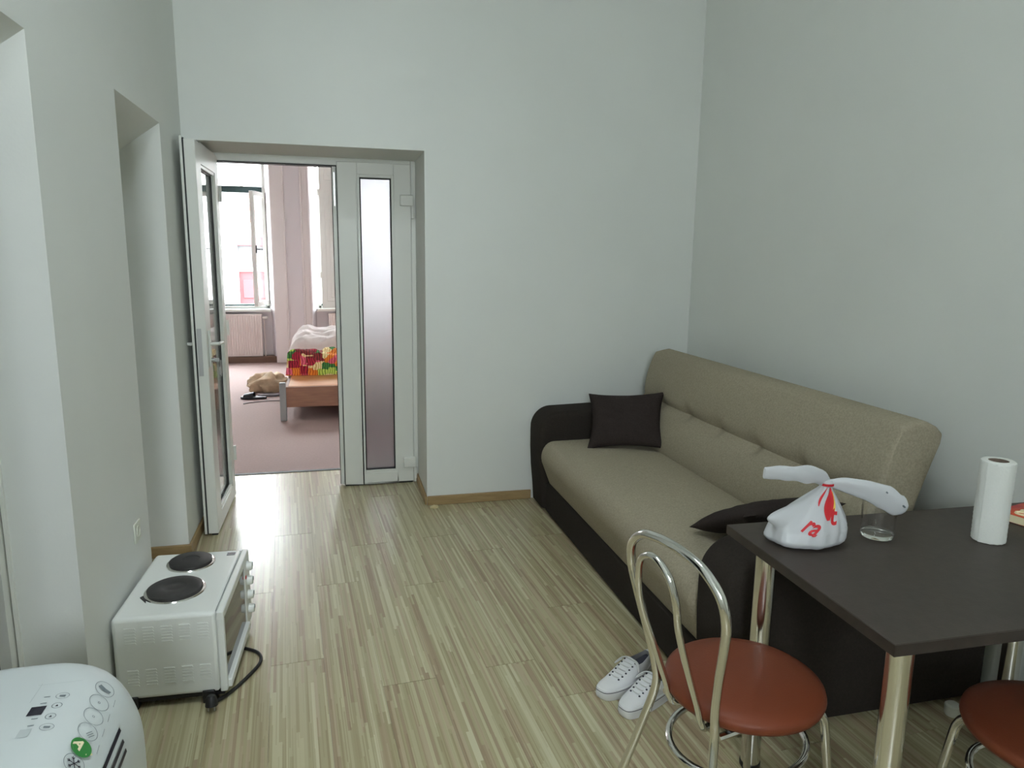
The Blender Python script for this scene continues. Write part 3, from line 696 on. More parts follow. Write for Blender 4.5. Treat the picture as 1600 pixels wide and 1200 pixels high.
def cushion(name, label, loc, rot_m, w, h, t, seed):
    def surf(sg):
        def f(u, v):
            a, c = 2*u - 1, 2*v - 1
            pin = 0.12
            x = w/2*a*(1 - pin*(1 - c*c)**1.2); z = h/2*c*(1 - pin*(1 - a*a)**1.2)
            e = max(0.0, (1 - a**4)*(1 - c**4))
            th = t/2*e**0.62*(1 + 0.10*noise.noise(Vector((a*1.6 + seed, c*1.6, sg))))
            th += 0.004*noise.noise(Vector((a*5, c*5, seed)))*e
            return Vector((x, sg*th, z))
        return f
    mb = MB().grid(30, 30, surf(-1)).grid(30, 30, surf(1))
    o = mb.build(name, M['pillow'], None, smooth=80)
    o.matrix_world = Matrix.Translation(loc) @ rot_m
    return tag(o, label, 'cushion', 'sofa scatter cushions')
E1 = Vector((0.90, -0.42, 0.07)).normalized(); BK = Vector((0.44, 0.90, 0)).normalized()
tl = math.radians(38); UPV = (BK*math.sin(tl) + Vector((0, 0, 1))*math.cos(tl)); UPV = (UPV - E1*UPV.dot(E1)).normalized(); NY = UPV.cross(E1).normalized()
Rm = Matrix((E1, NY, UPV)).transposed().to_4x4()
cushion('cushion', 'dark brown square cushion propped against the backrest by the far arm', Vector((1.575, 3.655, 0.598)), Rm, 0.43, 0.35, 0.12, 1.0)
E1 = Vector((1, 0.10, 0)).normalized(); BK = Vector((0.10, -1, 0)).normalized()
tl = math.radians(64); UPV = (BK*math.sin(tl) + Vector((0, 0, 1))*math.cos(tl)); UPV = (UPV - E1*UPV.dot(E1)).normalized(); NY = UPV.cross(E1).normalized()
Rm = Matrix((E1, NY, UPV)).transposed().to_4x4()
cushion('cushion', 'dark brown cushion lying against the sofa arm beside the table', Vector((1.530, 2.225, 0.562)), Rm, 0.42, 0.38, 0.10, 4.0)

# ------------------------------------------------------------------ table
TZ = 0.742; TA = math.radians(-1.2)
table = thing('dining_table', 'dark wenge dining table with chrome tube legs', 'table', (1.622, 1.412, 0), TA)
TX, TY = 0.543, 0.332
MB().box(-TX, TX, -TY, TY, TZ - 0.027, TZ).build('tabletop', M['wenge'], table, bevel=0.0015)
b = MB().box(-TX - 0.0012, TX + 0.0012, -TY - 0.0012, -TY + 0.0001, TZ - 0.0265, TZ - 0.001).box(-TX - 0.0012, -TX, -TY, TY, TZ - 0.0265, TZ - 0.001).box(TX, TX + 0.0012, -TY, TY, TZ - 0.0265, TZ - 0.001).box(-TX, TX, TY, TY + 0.0012, TZ - 0.0265, TZ - 0.001)
b.build('edge_band', M['wenge_edge'], table)
for x in (-1, 1):
    for y in (-1, 1):
        px, py = x*(TX - 0.085), y*(TY - 0.075)
        lg = MB().lathe([(0.0001, 0.02), (0.028, 0.02), (0.028, TZ - 0.034), (0.0001, TZ - 0.034)], (px, py, 0), 32).build('leg', M['chrome'], table)
        MB().lathe([(0.0001, 0.0), (0.026, 0.0), (0.030, 0.006), (0.030, 0.02), (0.0001, 0.02)], (px, py, 0), 24).build('foot', M['black'], lg)
        MB().lathe([(0.0001, TZ - 0.034), (0.046, TZ - 0.034), (0.046, TZ - 0.0275), (0.0001, TZ - 0.0275)], (px, py, 0), 24).build('mounting_plate', M['steel'], lg)

# ------------------------------------------------------------------ chairs
def make_chair(label, loc, rz):
    """seat centre at the origin, sitter faces +x"""
    ch = thing('dining_chair', label, 'chair', loc, rz, 'round-seated chrome chairs at the table')
    R = 0.198
    prof = [(0.0001, 0.420), (R - 0.02, 0.420), (R - 0.004, 0.426), (R, 0.437), (R - 0.003, 0.449), (R - 0.016, 0.458), (R - 0.05, 0.463), (R - 0.12, 0.4655), (0.0001, 0.466)]
    MB().lathe(prof, n=56).build('seat', M['leather'], ch, smooth=60)
    MB().lathe([(0.0001, 0.408), (R - 0.03, 0.408), (R - 0.026, 0.4195), (0.0001, 0.4195)], n=40).build('seat_board', M['black'], ch)
    bx = -0.187
    def hp(s, z): return (bx - 0.17*(z - 0.44), s, z)
    half = [(0.19, 0.0), (0.16, 0.16), (0.128, 0.32), (0.110, 0.42), (0.112, 0.48), (0.132, 0.57), (0.158, 0.665), (0.172, 0.735), (0.160, 0.795), (0.110, 0.838), (0.05, 0.852)]
    def P(s, z, sg):
        if z < 0.44: return (bx - 0.10*((0.44 - z)/0.44)**1.2, sg*s, z)
        return (bx - 0.17*(z - 0.44), sg*s, z)
    path = [P(s, z, 1) for s, z in half] + [P(0, 0.855, 1)] + [P(s, z, -1) for s, z in half[::-1]]
    MB().tube(catmull(path, 5), 0.0112, 12).build('back_hoop', M['chrome'], ch)
    inner = [(0.058, 0.40), (0.060, 0.47), (0.064, 0.58), (0.070, 0.68), (0.070, 0.745), (0.055, 0.80), (0.026, 0.826)]
    def Q(s, z, sg):
        dx = 0.022 if z > 0.45 else 0.022 + (0.45 - z)*0.5
        return (bx + 0.004 - 0.055*min(1, max(0, (z - 0.42)/0.26))**0.8 - 0.17*(z - 0.44), sg*s, z)
    path = [(bx + 0.06, 0.04, 0.392)] + [Q(s, z, 1) for s, z in inner] + [Q(0, 0.833, 1)] + [Q(s, z, -1) for s, z in inner[::-1]] + [(bx + 0.06, -0.04, 0.392)]
    MB().tube(catmull(path, 5), 0.0085, 10).build('inner_hoop', M['chrome'], ch)
    for sg in (1, -1):
        lg = MB().tube(catmull([(0.06, sg*0.10, 0.400), (0.12, sg*0.118, 0.396), (0.148, sg*0.126, 0.375), (0.162, sg*0.132, 0.30), (0.196, sg*0.150, 0.012)], 5), 0.0112, 12).build('front_leg', M['chrome'], ch)
        MB().lathe([(0.0001, 0), (0.014, 0), (0.014, 0.018), (0.0001, 0.018)], (0.197, sg*0.1505, 0), 12).build('rubber_foot', M['black'], lg)
        MB().lathe([(0.0001, 0), (0.014, 0), (0.014, 0.02), (0.0001, 0.02)], (bx - 0.10, sg*0.19, 0), 12).build('rear_rubber_foot', M['black'], ch)
    zr = 0.285; rr = 0.172
    MB().tube([(-0.008 + rr*1.06*math.cos(a), rr*0.90*math.sin(a), zr) for a in [2*math.pi*i/48 for i in range(48)]], 0.0095, 10, closed=True).build('stretcher_ring', M['chrome'], ch)
    for sg in (1, -1): MB().tube([(bx + 0.02, sg*0.10, 0.398), (0.12, sg*0.10, 0.398)], 0.009, 8).build('seat_support', M['chrome'], ch)
    return ch
chair = make_chair('chrome chair with round brown seat, back turned to the white sneakers', (0.982, 1.464, 0), math.radians(12))
dup(chair, (1.585, 1.12, 0), math.radians(84), 'chrome chair with round brown seat pushed in under the middle of the table')

# ------------------------------------------------------------------ things on the table
# knotted carrier bag
BASE = Vector((1.226, 1.602, TZ + 0.001)); KN = Vector((1.296, 1.615, 0.898))
bag = thing('carrier_bag', 'white knotted plastic carrier bag with red lettering on the table', 'bag', tuple(BASE))
def bag_pt(u, v, off=0.0):
    """u angle in radians, v 0 at the table .. 1 at the knot"""
    rb = [(0.0, 0.072), (0.04, 0.094), (0.12, 0.105), (0.3, 0.101), (0.45, 0.088), (0.6, 0.068), (0.8, 0.038), (0.93, 0.018), (1.0, 0.013)]
    for (a, ra), (c, rc) in zip(rb, rb[1:]):
        if a <= v <= c:
            t = (v - a)/(c - a); r = ra + (rc - ra)*t; break
    cu, su = math.cos(u), math.sin(u)
    fold = 0.5 + 0.5*v
    w = noise.noise(Vector((cu*2.2 + 7, su*2.2, v*0.8)))*0.11 + noise.noise(Vector((cu*4.2, su*4.2 + 2, v*1.4)))*0.11*fold
    r *= 1 + w
    ear = math.exp(-((((u - math.radians(190) + math.pi) % (2*math.pi)) - math.pi)/0.24)**2)
    r += 0.072*ear*math.exp(-((v - 0.54)/0.17)**2)
    cen = BASE.lerp(KN, v**1.3); z = BASE.z + (KN.z - BASE.z)*v
    return Vector((cen.x + (r + off)*cu*1.06, cen.y + (r + off)*su*0.80, z))
b = MB(); NU, NV = 90, 36
b.loft([[bag_pt(2*math.pi*i/NU, j/NV) for i in range(NU)] for j in range(NV + 1)], True, True)
body = b.build('body', M['film'], bag, smooth=75, world=True)
MB().lathe([(0.0001, -0.012), (0.014, -0.010), (0.019, 0.0), (0.015, 0.010), (0.0001, 0.013)], tuple(KN), 16).build('knot', M['film'], bag, smooth=70, world=True)
def handle_ear(pts, widths, thick, seed, seam=0.0):
    path = catmull(pts, 6); n = len(path); rings = []
    for i, p in enumerate(path):
        t = (path[min(i+1, n-1)] - path[max(i-1, 0)]).normalized(); side = Vector((0, 0, 1)) - t*t.z; side.normalize(); out = t.cross(side)
        q = i/(n-1)*(len(widths)-1); a = int(min(len(widths)-2, q)); w = widths[a] + (widths[a+1]-widths[a])*(q-a)
        ring = []
        for k in range(20):
            an = 2*math.pi*k/20; wr = 1 + 0.26*noise.noise(Vector((math.cos(an)*1.8 + seed, math.sin(an)*1.8, q*1.1)))
            ring.append(p + side*(w*math.cos(an)*wr) + out*(thick*min(1, w/0.02)*math.sin(an)*wr))
        rings.append(ring)
    return MB().loft(rings)
K = KN
handle_ear([K + Vector((0.004, 0, 0.0)), K + Vector((-0.028, -0.004, 0.022)), K + Vector((-0.085, -0.01, 0.036)), K + Vector((-0.15, -0.012, 0.042)), K + Vector((-0.205, -0.012, 0.046))], [0.010, 0.020, 0.024, 0.021, 0.019, 0.014], 0.008, 1.0).build('handle_loop', M['film'], bag, smooth=70, world=True)
h2 = handle_ear([K + Vector((-0.002, 0, 0.0)), K + Vector((0.028, -0.018, 0.002)), K + Vector((0.075, -0.050, -0.004)), K + Vector((0.125, -0.072, -0.024)), K + Vector((0.165, -0.084, -0.046)), K + Vector((0.186, -0.088, -0.056))], [0.011, 0.017, 0.026, 0.033, 0.029, 0.012], 0.009, 6.0).build('handle_loop', M['film'], bag, smooth=70, world=True)
for dx, dy, dz, ln in ((0.128, -0.080, -0.010, 0.011), (0.168, -0.100, -0.044, 0.008)):
    p = K + Vector((dx, dy, dz)); MB().obox(Matrix.Translation(p) @ Matrix.Rotation(math.radians(40), 4, 'Y'), ln, 0.004, 0.004).build('vent_hole', M['acprint'], bag, world=True)
def bag_print(name, vs, fs, m, uc, vc, rot=0.0):
    mb = MB(); c, s = math.cos(rot), math.sin(rot); pts = []
    for p in vs:
        x, y = p.x*c - p.y*s, p.x*s + p.y*c
        v = min(0.985, max(0.01, vc + y/0.155)); rr = 0.105 if v < .45 else max(0.03, 0.105*(1 - (v - .45)*1.45))
        pts.append(bag_pt(uc + x/rr, v, 0.0030))
    # subdivide is not needed: letters are small
    mb.add(pts, fs); mb.build(name, m, bag, smooth=0, world=True, fix=False)
UC = math.radians(-119)
vs, fs = text_mesh('ra', 0.058, 0.35, 0.0012); bag_print('printed_letters', vs, fs, M['red'], UC + 0.02, 0.42, math.radians(-16))
vs, fs = text_mesh('t', 0.060, 0.2, 0.0015); bag_print('printed_letters', vs, fs, M['red'], UC + 0.66, 0.56, math.radians(-6))
def patch(cols, rows, fn):
    vs = []; fs = []
    for j in range(rows + 1):
        for i in range(cols + 1): vs.append(fn(i/cols, j/rows))
    for j in range(rows):
        for i in range(cols): fs.append((j*(cols+1)+i, j*(cols+1)+i+1, (j+1)*(cols+1)+i+1, (j+1)*(cols+1)+i))
    return vs, fs
def streak(name, m, u0, u1, v0, v1, bend, w):
    vs, fs = patch(5, 10, lambda a, c: bag_pt(UC + u0 + (u1 - u0)*c + (a - 0.5)*w*math.sin(math.pi*(0.08 + 0.88*c))/(1 - 0.5*c*v1) + bend*math.sin(math.pi*c), v0 + (v1 - v0)*c, 0.0030 if m is M['red'] else 0.0024))
    MB().add(vs, fs).build(name, m, bag, smooth=0, world=True, fix=False)
streak('printed_mark', M['red'], 0.50, 0.80, 0.50, 0.95, -0.10, 0.40)
streak('printed_mark', M['yellow'], 0.66, 0.98, 0.52, 0.90, -0.08, 0.22)
streak('printed_mark', M['red'], 0.02, 0.35, 0.70, 0.97, -0.18, 0.14)
MB().lathe([(0.0195, -0.004), (0.0195, 0.003)], tuple(K + Vector((0.0, 0, 0))), 16).build('knot_print', M['red'], bag, smooth=60, world=True)
# glass
gl = thing('drinking_glass', 'clear glass tumbler under the loop of the carrier bag', 'glass', (1.455, 1.590, TZ + 0.0008))
MB().lathe([(0.0405, 0.012), (0.0430, 0.012), (0.0455, 0.105), (0.0435, 0.105), (0.0405, 0.012)], n=48).build('wall', M['clear'], gl, smooth=50)
MB().lathe([(0.0001, 0.0), (0.040, 0.0), (0.043, 0.004), (0.0432, 0.0118), (0.036, 0.0110), (0.0001, 0.010)], n=48).build('thick_base', M['tumbler'], gl, smooth=50)
# kitchen roll
roll = thing('kitchen_roll', 'upright roll of white kitchen paper on the dark table', 'paper roll', (1.742, 1.500, TZ + 0.001))
rings = []
for z in [0.0, 0.002] + [0.002 + 0.224*i/40 for i in range(1, 40)] + [0.226, 0.228]:
    ring = []
    for i in range(64):
        a = 2*math.pi*i/64; r = 0.0415 + 0.0012*noise.noise(Vector((math.cos(a)*3, math.sin(a)*3, z*20))) + 0.0006*math.sin(i*math.pi/2 + z*600)
        if z in (0.0, 0.228): r -= 0.002
        ring.append((r*math.cos(a), r*math.sin(a), z))
    rings.append(ring)
for z, rr in ((0.228, 0.025), (0.0, 0.025)): rings.append([(rr*math.cos(2*math.pi*i/64), rr*math.sin(2*math.pi*i/64), z) for i in range(64)])
rings.append(rings[0])
MB().loft(rings, False, False).build('paper_sheets', M['paper'], roll, smooth=40)
MB().lathe([(0.0249, 0.001), (0.0249, 0.227), (0.0235, 0.227), (0.0235, 0.001), (0.0249, 0.001)], n=32).build('cardboard_core', M['card'], roll, smooth=50)
MB().add([bag_p for bag_p in [(0.0422*math.cos(math.radians(205)), 0.0422*math.sin(math.radians(205)), 0.001), (0.0422*math.cos(math.radians(205)), 0.0422*math.sin(math.radians(205)), 0.226), (0.0435*math.cos(math.radians(190)), 0.0435*math.sin(math.radians(190)), 0.226), (0.0445*math.cos(math.radians(190)), 0.0445*math.sin(math.radians(190)), 0.001)]], [(0, 1, 2, 3)]).build('loose_sheet_edge', M['paper'], roll)
# snack box at the wall end of the table
bxo = thing('snack_box', 'flat orange and red printed packet at the wall end of the table', 'box', (1.995, 1.60, TZ + 0.001), math.radians(14))
MB().box(-0.07, 0.07, -0.05, 0.05, 0, 0.027).build('carton', M['orange'], bxo, bevel=0.002)
MB().box(-0.0702, -0.069, -0.049, 0.049, 0.002, 0.024).build('pale_side', M['cream'], bxo)
for i, x in enumerate((-0.045, -0.015, 0.015)):
    MB().tube([(x + 0.013*math.cos(a), -0.005 + 0.016*math.sin(a), 0.0275) for a in [i2*math.pi/8 for i2 in range(16)]], 0.004, 6, closed=True).build('printed_letter', M['cream'], bxo)

# ------------------------------------------------------------------ mini oven with two hotplates
oven = thing('mini_oven', 'white mini oven with two black hotplates on its top', 'oven', (-0.553, 2.630, 0), math.radians(-2.5))
OD, OL, OZ0, OZ1 = 0.175, 0.262, 0.034, 0.326                # half depth, half length, bottom, top
MB().box(-OD, OD - 0.028, -OL, OL, OZ0, OZ1).build('casing', M['enamel'], oven, bevel=0.014, seg=4)
b = MB().box(OD - 0.028, OD - 0.004, -OL, OL, OZ1 - 0.028, OZ1).box(OD - 0.028, OD - 0.004, -OL, OL, OZ0, OZ0 + 0.022).box(OD - 0.028, OD - 0.004, -OL, -OL + 0.022, OZ0 + 0.022, OZ1 - 0.028).box(OD - 0.028, OD - 0.004, OL - 0.105, OL, OZ0 + 0.022, OZ1 - 0.028)
b.build('front_bezel', M['enamel'], oven, bevel=0.005, seg=3)
dg = MB().box(OD - 0.027, OD - 0.008, -OL + 0.022, OL - 0.105, OZ0 + 0.022, OZ1 - 0.028).build('oven_door', M['ovenglass'], oven, bevel=0.002)
MB().box(OD - 0.012, OD + 0.008, -OL + 0.018, OL - 0.108, OZ0 + 0.004, OZ0 + 0.034).build('door_bottom_rail', M['enamel'], dg, bevel=0.004)
for z in (0.275, 0.215, 0.155, 0.095):
    kb = MB().lathe([(0.0001, 0), (0.019, 0), (0.018, 0.012), (0.015, 0.020), (0.0001, 0.021)], (OD - 0.004, OL - 0.052, z), 20, axis='x').build('control_knob', M['enamel'], oven)
    MB().box(OD + 0.0165, OD + 0.019, OL - 0.054, OL - 0.050, z, z + 0.016).build('pointer', M['acprint'], kb)
MB().box(OD - 0.0039, OD - 0.0015, OL - 0.10, OL - 0.085, 0.24, 0.25).build('indicator_lamp', M['red'], oven)
for cy_, r in ((-0.075, 0.092), (0.158, 0.078)):
    p = MB().lathe([(r - 0.004, OZ1 - 0.001), (r + 0.010, OZ1 - 0.001), (r + 0.008, OZ1 + 0.004), (r, OZ1 + 0.006), (r - 0.004, OZ1 + 0.006), (r - 0.004, OZ1 - 0.001)], (-0.022, cy_, 0), 48).build('hotplate_rim', M['chrome'], oven)
    MB().lathe([(0.0001, 0.0), (r - 0.002, 0.0), (r - 0.001, 0.012), (r - 0.006, 0.015), (r*0.42, 0.0150), (r*0.40, 0.0135), (r*0.2, 0.0130), (0.0001, 0.013)], (-0.022, cy_, OZ1 + 0.001), 48).build('hotplate', M['iron'], oven)
MB().prism([(-0.125, -0.118), (-0.095, -0.160), (-0.110, -0.098)], OZ1, OZ1 + 0.004, 'z').build('hotplate_dark_edge', M['iron'], oven)  # added dark sliver for the shadow gap and black underside of the raised plate
bd = MB().box(0.098, 0.128, OL - 0.055, OL - 0.03, OZ1, OZ1 + 0.0015).build('badge', M['acdark'], oven)
MB().box(OD - 0.03, OD - 0.0285, -OL + 0.006, OL - 0.006, OZ1, OZ1 + 0.0008).build('top_seam', M['acprint'], oven)
vent = None
for row, z0 in ((0, 0.235), (1, 0.085)):                      # punched louvres on the end panel
    for c in range(5):
        x = -0.138 + c*0.056
        b = MB()
        for i in range(6):
            z = z0 + i*0.0105
            b.prism([(x, z), (x + 0.036, z), (x + 0.034, z + 0.0045), (x + 0.002, z + 0.0045)], -OL - 0.0022, -OL + 0.001)
        o = b.build('louvre_vent', M['enamel'], oven, smooth=0)
for sx in (-1, 1):
    for sy in (-1, 1):
        x = -OD + 0.045 if sx < 0 else OD - 0.065; y = sy*(OL - 0.012)
        MB().box(x - 0.02, x + 0.02, y - 0.018, y + 0.018, 0.0, OZ0 + 0.012 if sy < 0 else OZ0).build('foot', M['black'], oven, bevel=0.004)
MB().box(-OD + 0.012, OD - 0.016, -OL + 0.006, OL - 0.006, OZ0 - 0.012, OZ0).build('bottom_plate', M['black'], oven)
cd = MB().tube(catmull([(0.10, 0.08, 0.02), (0.16, 0.06, 0.010), (0.225, 0.02, 0.0065), (0.245, -0.05, 0.0065), (0.21, -0.15, 0.0065), (0.165, -0.235, 0.0065), (0.13, -0.285, 0.012)], 7), 0.0062, 8).build('power_cord', M['black'], oven)
pg = MB().lathe([(0.0001, 0), (0.012, 0), (0.019, 0.012), (0.020, 0.034), (0.0001, 0.036)], (0, 0, 0), 16).build('plug', M['black'], oven)
pg.location = (0.127, -0.305, 0.052); pg.rotation_euler = (math.radians(168), 0, 0)
pn = MB()
for s in (-1, 1): pn.lathe([(0.0001, 0.036), (0.0024, 0.036), (0.0024, 0.051), (0.0001, 0.051)], (s*0.0095, 0, 0), 8)
pn.build('plug_pin', M['steel'], pg)

# ------------------------------------------------------------------ portable air conditioner
AX0, AX1, AY0, AY1, AZ = -0.740, -0.398, 0.93, 1.492, 0.70
CA, CB = 0.115, 0.17                                         # the front shoulder is a quarter ellipse: run and drop
acu = thing('air_conditioner', 'white portable air conditioner with printed symbols and a green A on top', 'air conditioner', ((AX0 + AX1)/2, (AY0 + AY1)/2, 0))
def rrect(x0, x1, y0, y1, r, n=8):
    out = []
    for (cx, cy, a0) in ((x1 - r, y1 - r, 0), (x0 + r, y1 - r, 90), (x0 + r, y0 + r, 180), (x1 - r, y0 + r, 270)):
        for i in range(n + 1):
            a = math.radians(a0 + 90*i/n); out.append((cx + r*math.cos(a), cy + r*math.sin(a)))
    return out
RR = 0.085
def insx(z):
    t = (z - (AZ - CB))/CB
    return 0.0 if t <= 0 else CA*(1 - math.sqrt(max(0, 1 - t*t)))
def insr(z):
    t = (z - (AZ - 0.045))/0.045
    return 0.0 if t <= 0 else 0.045*(1 - math.sqrt(max(0, 1 - t*t)))
rings = []
for z, ins in ((0.035, 0.02), (0.045, 0.004), (0.06, 0.0), (0.40, 0.0)): rings.append([(x, y, z) for x, y in rrect(AX0 + ins, AX1 - ins, AY0 + ins, AY1 - ins, RR)])
for i in range(25):
    z = AZ - CB + CB*math.sin(math.pi/2*i/24)
    rings.append([(x, y, z) for x, y in rrect(AX0 + insr(z), AX1 - insx(z), AY0 + insr(z), AY1 - insr(z), min(RR, (AX1 - insx(z) - AX0 - insr(z))/2 - 0.004))])
MB().loft(rings).build('housing', M['acwhite'], acu, smooth=40, world=True)
def surf(x, y):
    """height and slope of the top shell"""
    a = x - (AX1 - CA)
    if a <= 0: return AZ
    return AZ - CB + CB*math.sqrt(max(0, 1 - (a/CA)**2))
def on_top(vs, fs, name, m, cx, cy, rot=0.0, dz=0.0012, parent=acu):
    """flat print laid on the shell: local y follows the world y axis, local x runs down the shoulder"""
    c, s = math.cos(rot), math.sin(rot); out = []
    h = 0.002; sl = (surf(cx + h, cy) - surf(cx - h, cy))/(2*h); k = 1/math.sqrt(1 + sl*sl); nx, nz = -sl*k, k
    for p in vs:
        u, v = p[0]*c - p[1]*s, p[0]*s + p[1]*c
        out.append((cx + u*k + nx*dz, cy + v, surf(cx, cy) + u*sl*k + nz*dz))
    return MB().add(out, fs).build(name, m, parent, smooth=0, world=True, fix=False)
def ring2d(r0, r1, n=32, ex=1.0):
    vs = [(r0*math.cos(2*math.pi*i/n)*ex, r0*math.sin(2*math.pi*i/n)) for i in range(n)] + [(r1*math.cos(2*math.pi*i/n)*ex, r1*math.sin(2*math.pi*i/n)) for i in range(n)]
    return vs, [(i, (i+1) % n, n + (i+1) % n, n + i) for i in range(n)]
def disc2d(r, n=32): return [(r*math.cos(2*math.pi*i/n), r*math.sin(2*math.pi*i/n)) for i in range(n)], [tuple(range(n))]
def rect2d(w, h): return [(-w/2, -h/2), (w/2, -h/2), (w/2, h/2), (-w/2, h/2)], [(0, 1, 2, 3)]
def pick(px, py):
    """point of the shell seen at a pixel of the photograph"""
    d = (fw + rt*((px - 800)/FPX) - up*((py - 600)/FPX)); t = 0.8
    while t < 3.0:
        p = Vector((0, 0, 1.5)) + d*t
        if p.z <= surf(min(p.x, AX1 - 0.001), p.y): return p.x, p.y
        t += 0.0005
    return p.x, p.y
# row of round symbols down the shoulder: outline rings, then green A, then snowflake
SYM = [pick(163, 1078), pick(154, 1099), pick(145, 1121), pick(136, 1145), pick(125, 1170), pick(114, 1195)]
for i, (x, y) in enumerate(SYM):
    dz = 0.0015 + 0.0002*i
    if i == 4:
        on_top(*disc2d(0.0200), 'green_badge', M['acgreen'], x, y, 0, 0.0030)
        vs, fs = text_mesh('A', 0.028, 0, 0.001); on_top(vs, fs, 'letter_a', M['cream'], x - 0.004, y + 0.002, math.radians(-25), 0.0036)
        on_top(*rect2d(0.016, 0.004), 'badge_bar', M['cream'], x + 0.011, y - 0.003, math.radians(50), 0.0036)
        continue
    on_top(*ring2d(0.0186, 0.0197), 'symbol_ring', M['acprint'], x, y, 0, dz)
    if i == 5:
        vs, fs = [], []
        for k in range(6):
            a = k*math.pi/3
            for (d0, d1, sd) in ((0, 0.014, 0), (0.008, 0.0130, 0.6), (0.008, 0.0130, -0.6)):
                bx, by = d0*math.cos(a), d0*math.sin(a); ln = d1 - d0; aa = a + sd
                nx, ny = -math.sin(aa)*0.0008, math.cos(aa)*0.0008; o = len(vs)
                vs += [(bx - nx, by - ny), (bx + ln*math.cos(aa) - nx, by + ln*math.sin(aa) - ny), (bx + ln*math.cos(aa) + nx, by + ln*math.sin(aa) + ny), (bx + nx, by + ny)]; fs.append((o, o+1, o+2, o+3))
        on_top(vs, fs, 'snowflake_symbol', M['acdark'], x, y, 0, dz)
    elif i == 0:
        on_top([(-0.013, -0.004), (0.0, -0.006), (0.012, -0.002), (0.013, 0.004), (0.002, 0.003), (-0.011, 0.005)], [(0, 1, 2, 3, 4, 5)], 'fan_symbol', M['acprint'], x, y, math.radians(-10), dz)
    elif i == 3:
        vs, fs = [], []
        for k in range(3):
            v_, f_ = rect2d(0.015, 0.0013); o = len(vs); vs += [(p[0], p[1] + (k - 1)*0.004) for p in v_]; fs += [tuple(q + o for q in f_[0])]
        on_top(vs, fs, 'heat_symbol', M['acprint'], x + 0.004, y - 0.002, math.radians(60), dz)
    else:
        on_top(*ring2d(0.0016, 0.0026, 12), 'dot_symbol', M['acprint'], x, y, 0, dz)
    on_top(*rect2d(0.0008, 0.020), 'symbol_caption', M['acprint'], min(AX1 - 0.01, x + 0.019), y - 0.016, math.radians(8), 0.0012)
# control field
PX = lambda a, c: pick(a, c)
on_top(*rect2d(0.024, 0.026), 'display', M['acdark'], *PX(57, 1112))
for q in ((89, 1103), (79, 1120)):
    x, y = PX(*q); on_top(*ring2d(0.0075, 0.0084, 24), 'button_ring', M['acprint'], x, y); on_top([(-0.0025, -0.0025), (0.0025, -0.0025), (0, 0.003)], [(0, 1, 2)], 'button_arrow', M['acdark'], x, y)
for q in ((98, 1088), (73, 1137)):
    x, y = PX(*q); on_top(*ring2d(0.0090, 0.0097, 24, 1.15), 'button_ring', M['acprint'], x, y); on_top(*rect2d(0.010, 0.005), 'button_label', M['acprint'], x, y)
for q in ((74, 1090), (68, 1100), (54, 1124), (48, 1135)): on_top(*rect2d(0.010, 0.0024), 'printed_caption', M['acprint'], *PX(*q))
M['palegrey'] = mat('pale_grey_print', srgb(186, 193, 194), 0.5)
on_top(*rect2d(0.018, 0.022), 'printed_icon', M['palegrey'], *PX(37, 1147))
x, y = PX(95, 1068); on_top(*rect2d(0.075, 0.0009), 'field_outline', M['palegrey'], x, y)
x, y = PX(57, 1084); on_top(*rect2d(0.0009, 0.06), 'field_outline', M['palegrey'], x, y)
# air outlet slats on the shoulder
for q, ln in (((183, 1152), 0.13), ((188, 1170), 0.10), ((192, 1184), 0.07)):
    x, y = pick(*q); y -= ln/2 - 0.02
    on_top(*rect2d(0.0075, ln), 'outlet_gap', M['acdark'], x, y, math.radians(2), 0.0012)
    on_top(*rect2d(0.0022, ln + 0.006), 'outlet_slat', M['acwhite'], x - 0.003, y + 0.002, math.radians(2), 0.0028)
MB().lathe([(0.0001, -0.02), (0.014, -0.018), (0.018, 0.0), (0.014, 0.014), (0.0001, 0.018)], (AX1 + 0.006, 1.20, AZ - 0.125), 20).build('side_knob', M['acwhite'], acu, world=True)
for x in (AX0 + 0.08, AX1 - 0.08):
    for y in (AY0 + 0.08, AY1 - 0.08): MB().lathe([(0.0001, -0.012), (0.0175, -0.012), (0.0175, 0.012), (0.0001, 0.012)], (x, y, 0.0175), 16, axis='x').build('castor', M['black'], acu, world=True)
MB().box(AX0 + 0.05, AX1 - 0.05, AY0 + 0.05, AY1 - 0.05, 0.018, 0.036).build('chassis', M['black'], acu, world=True)

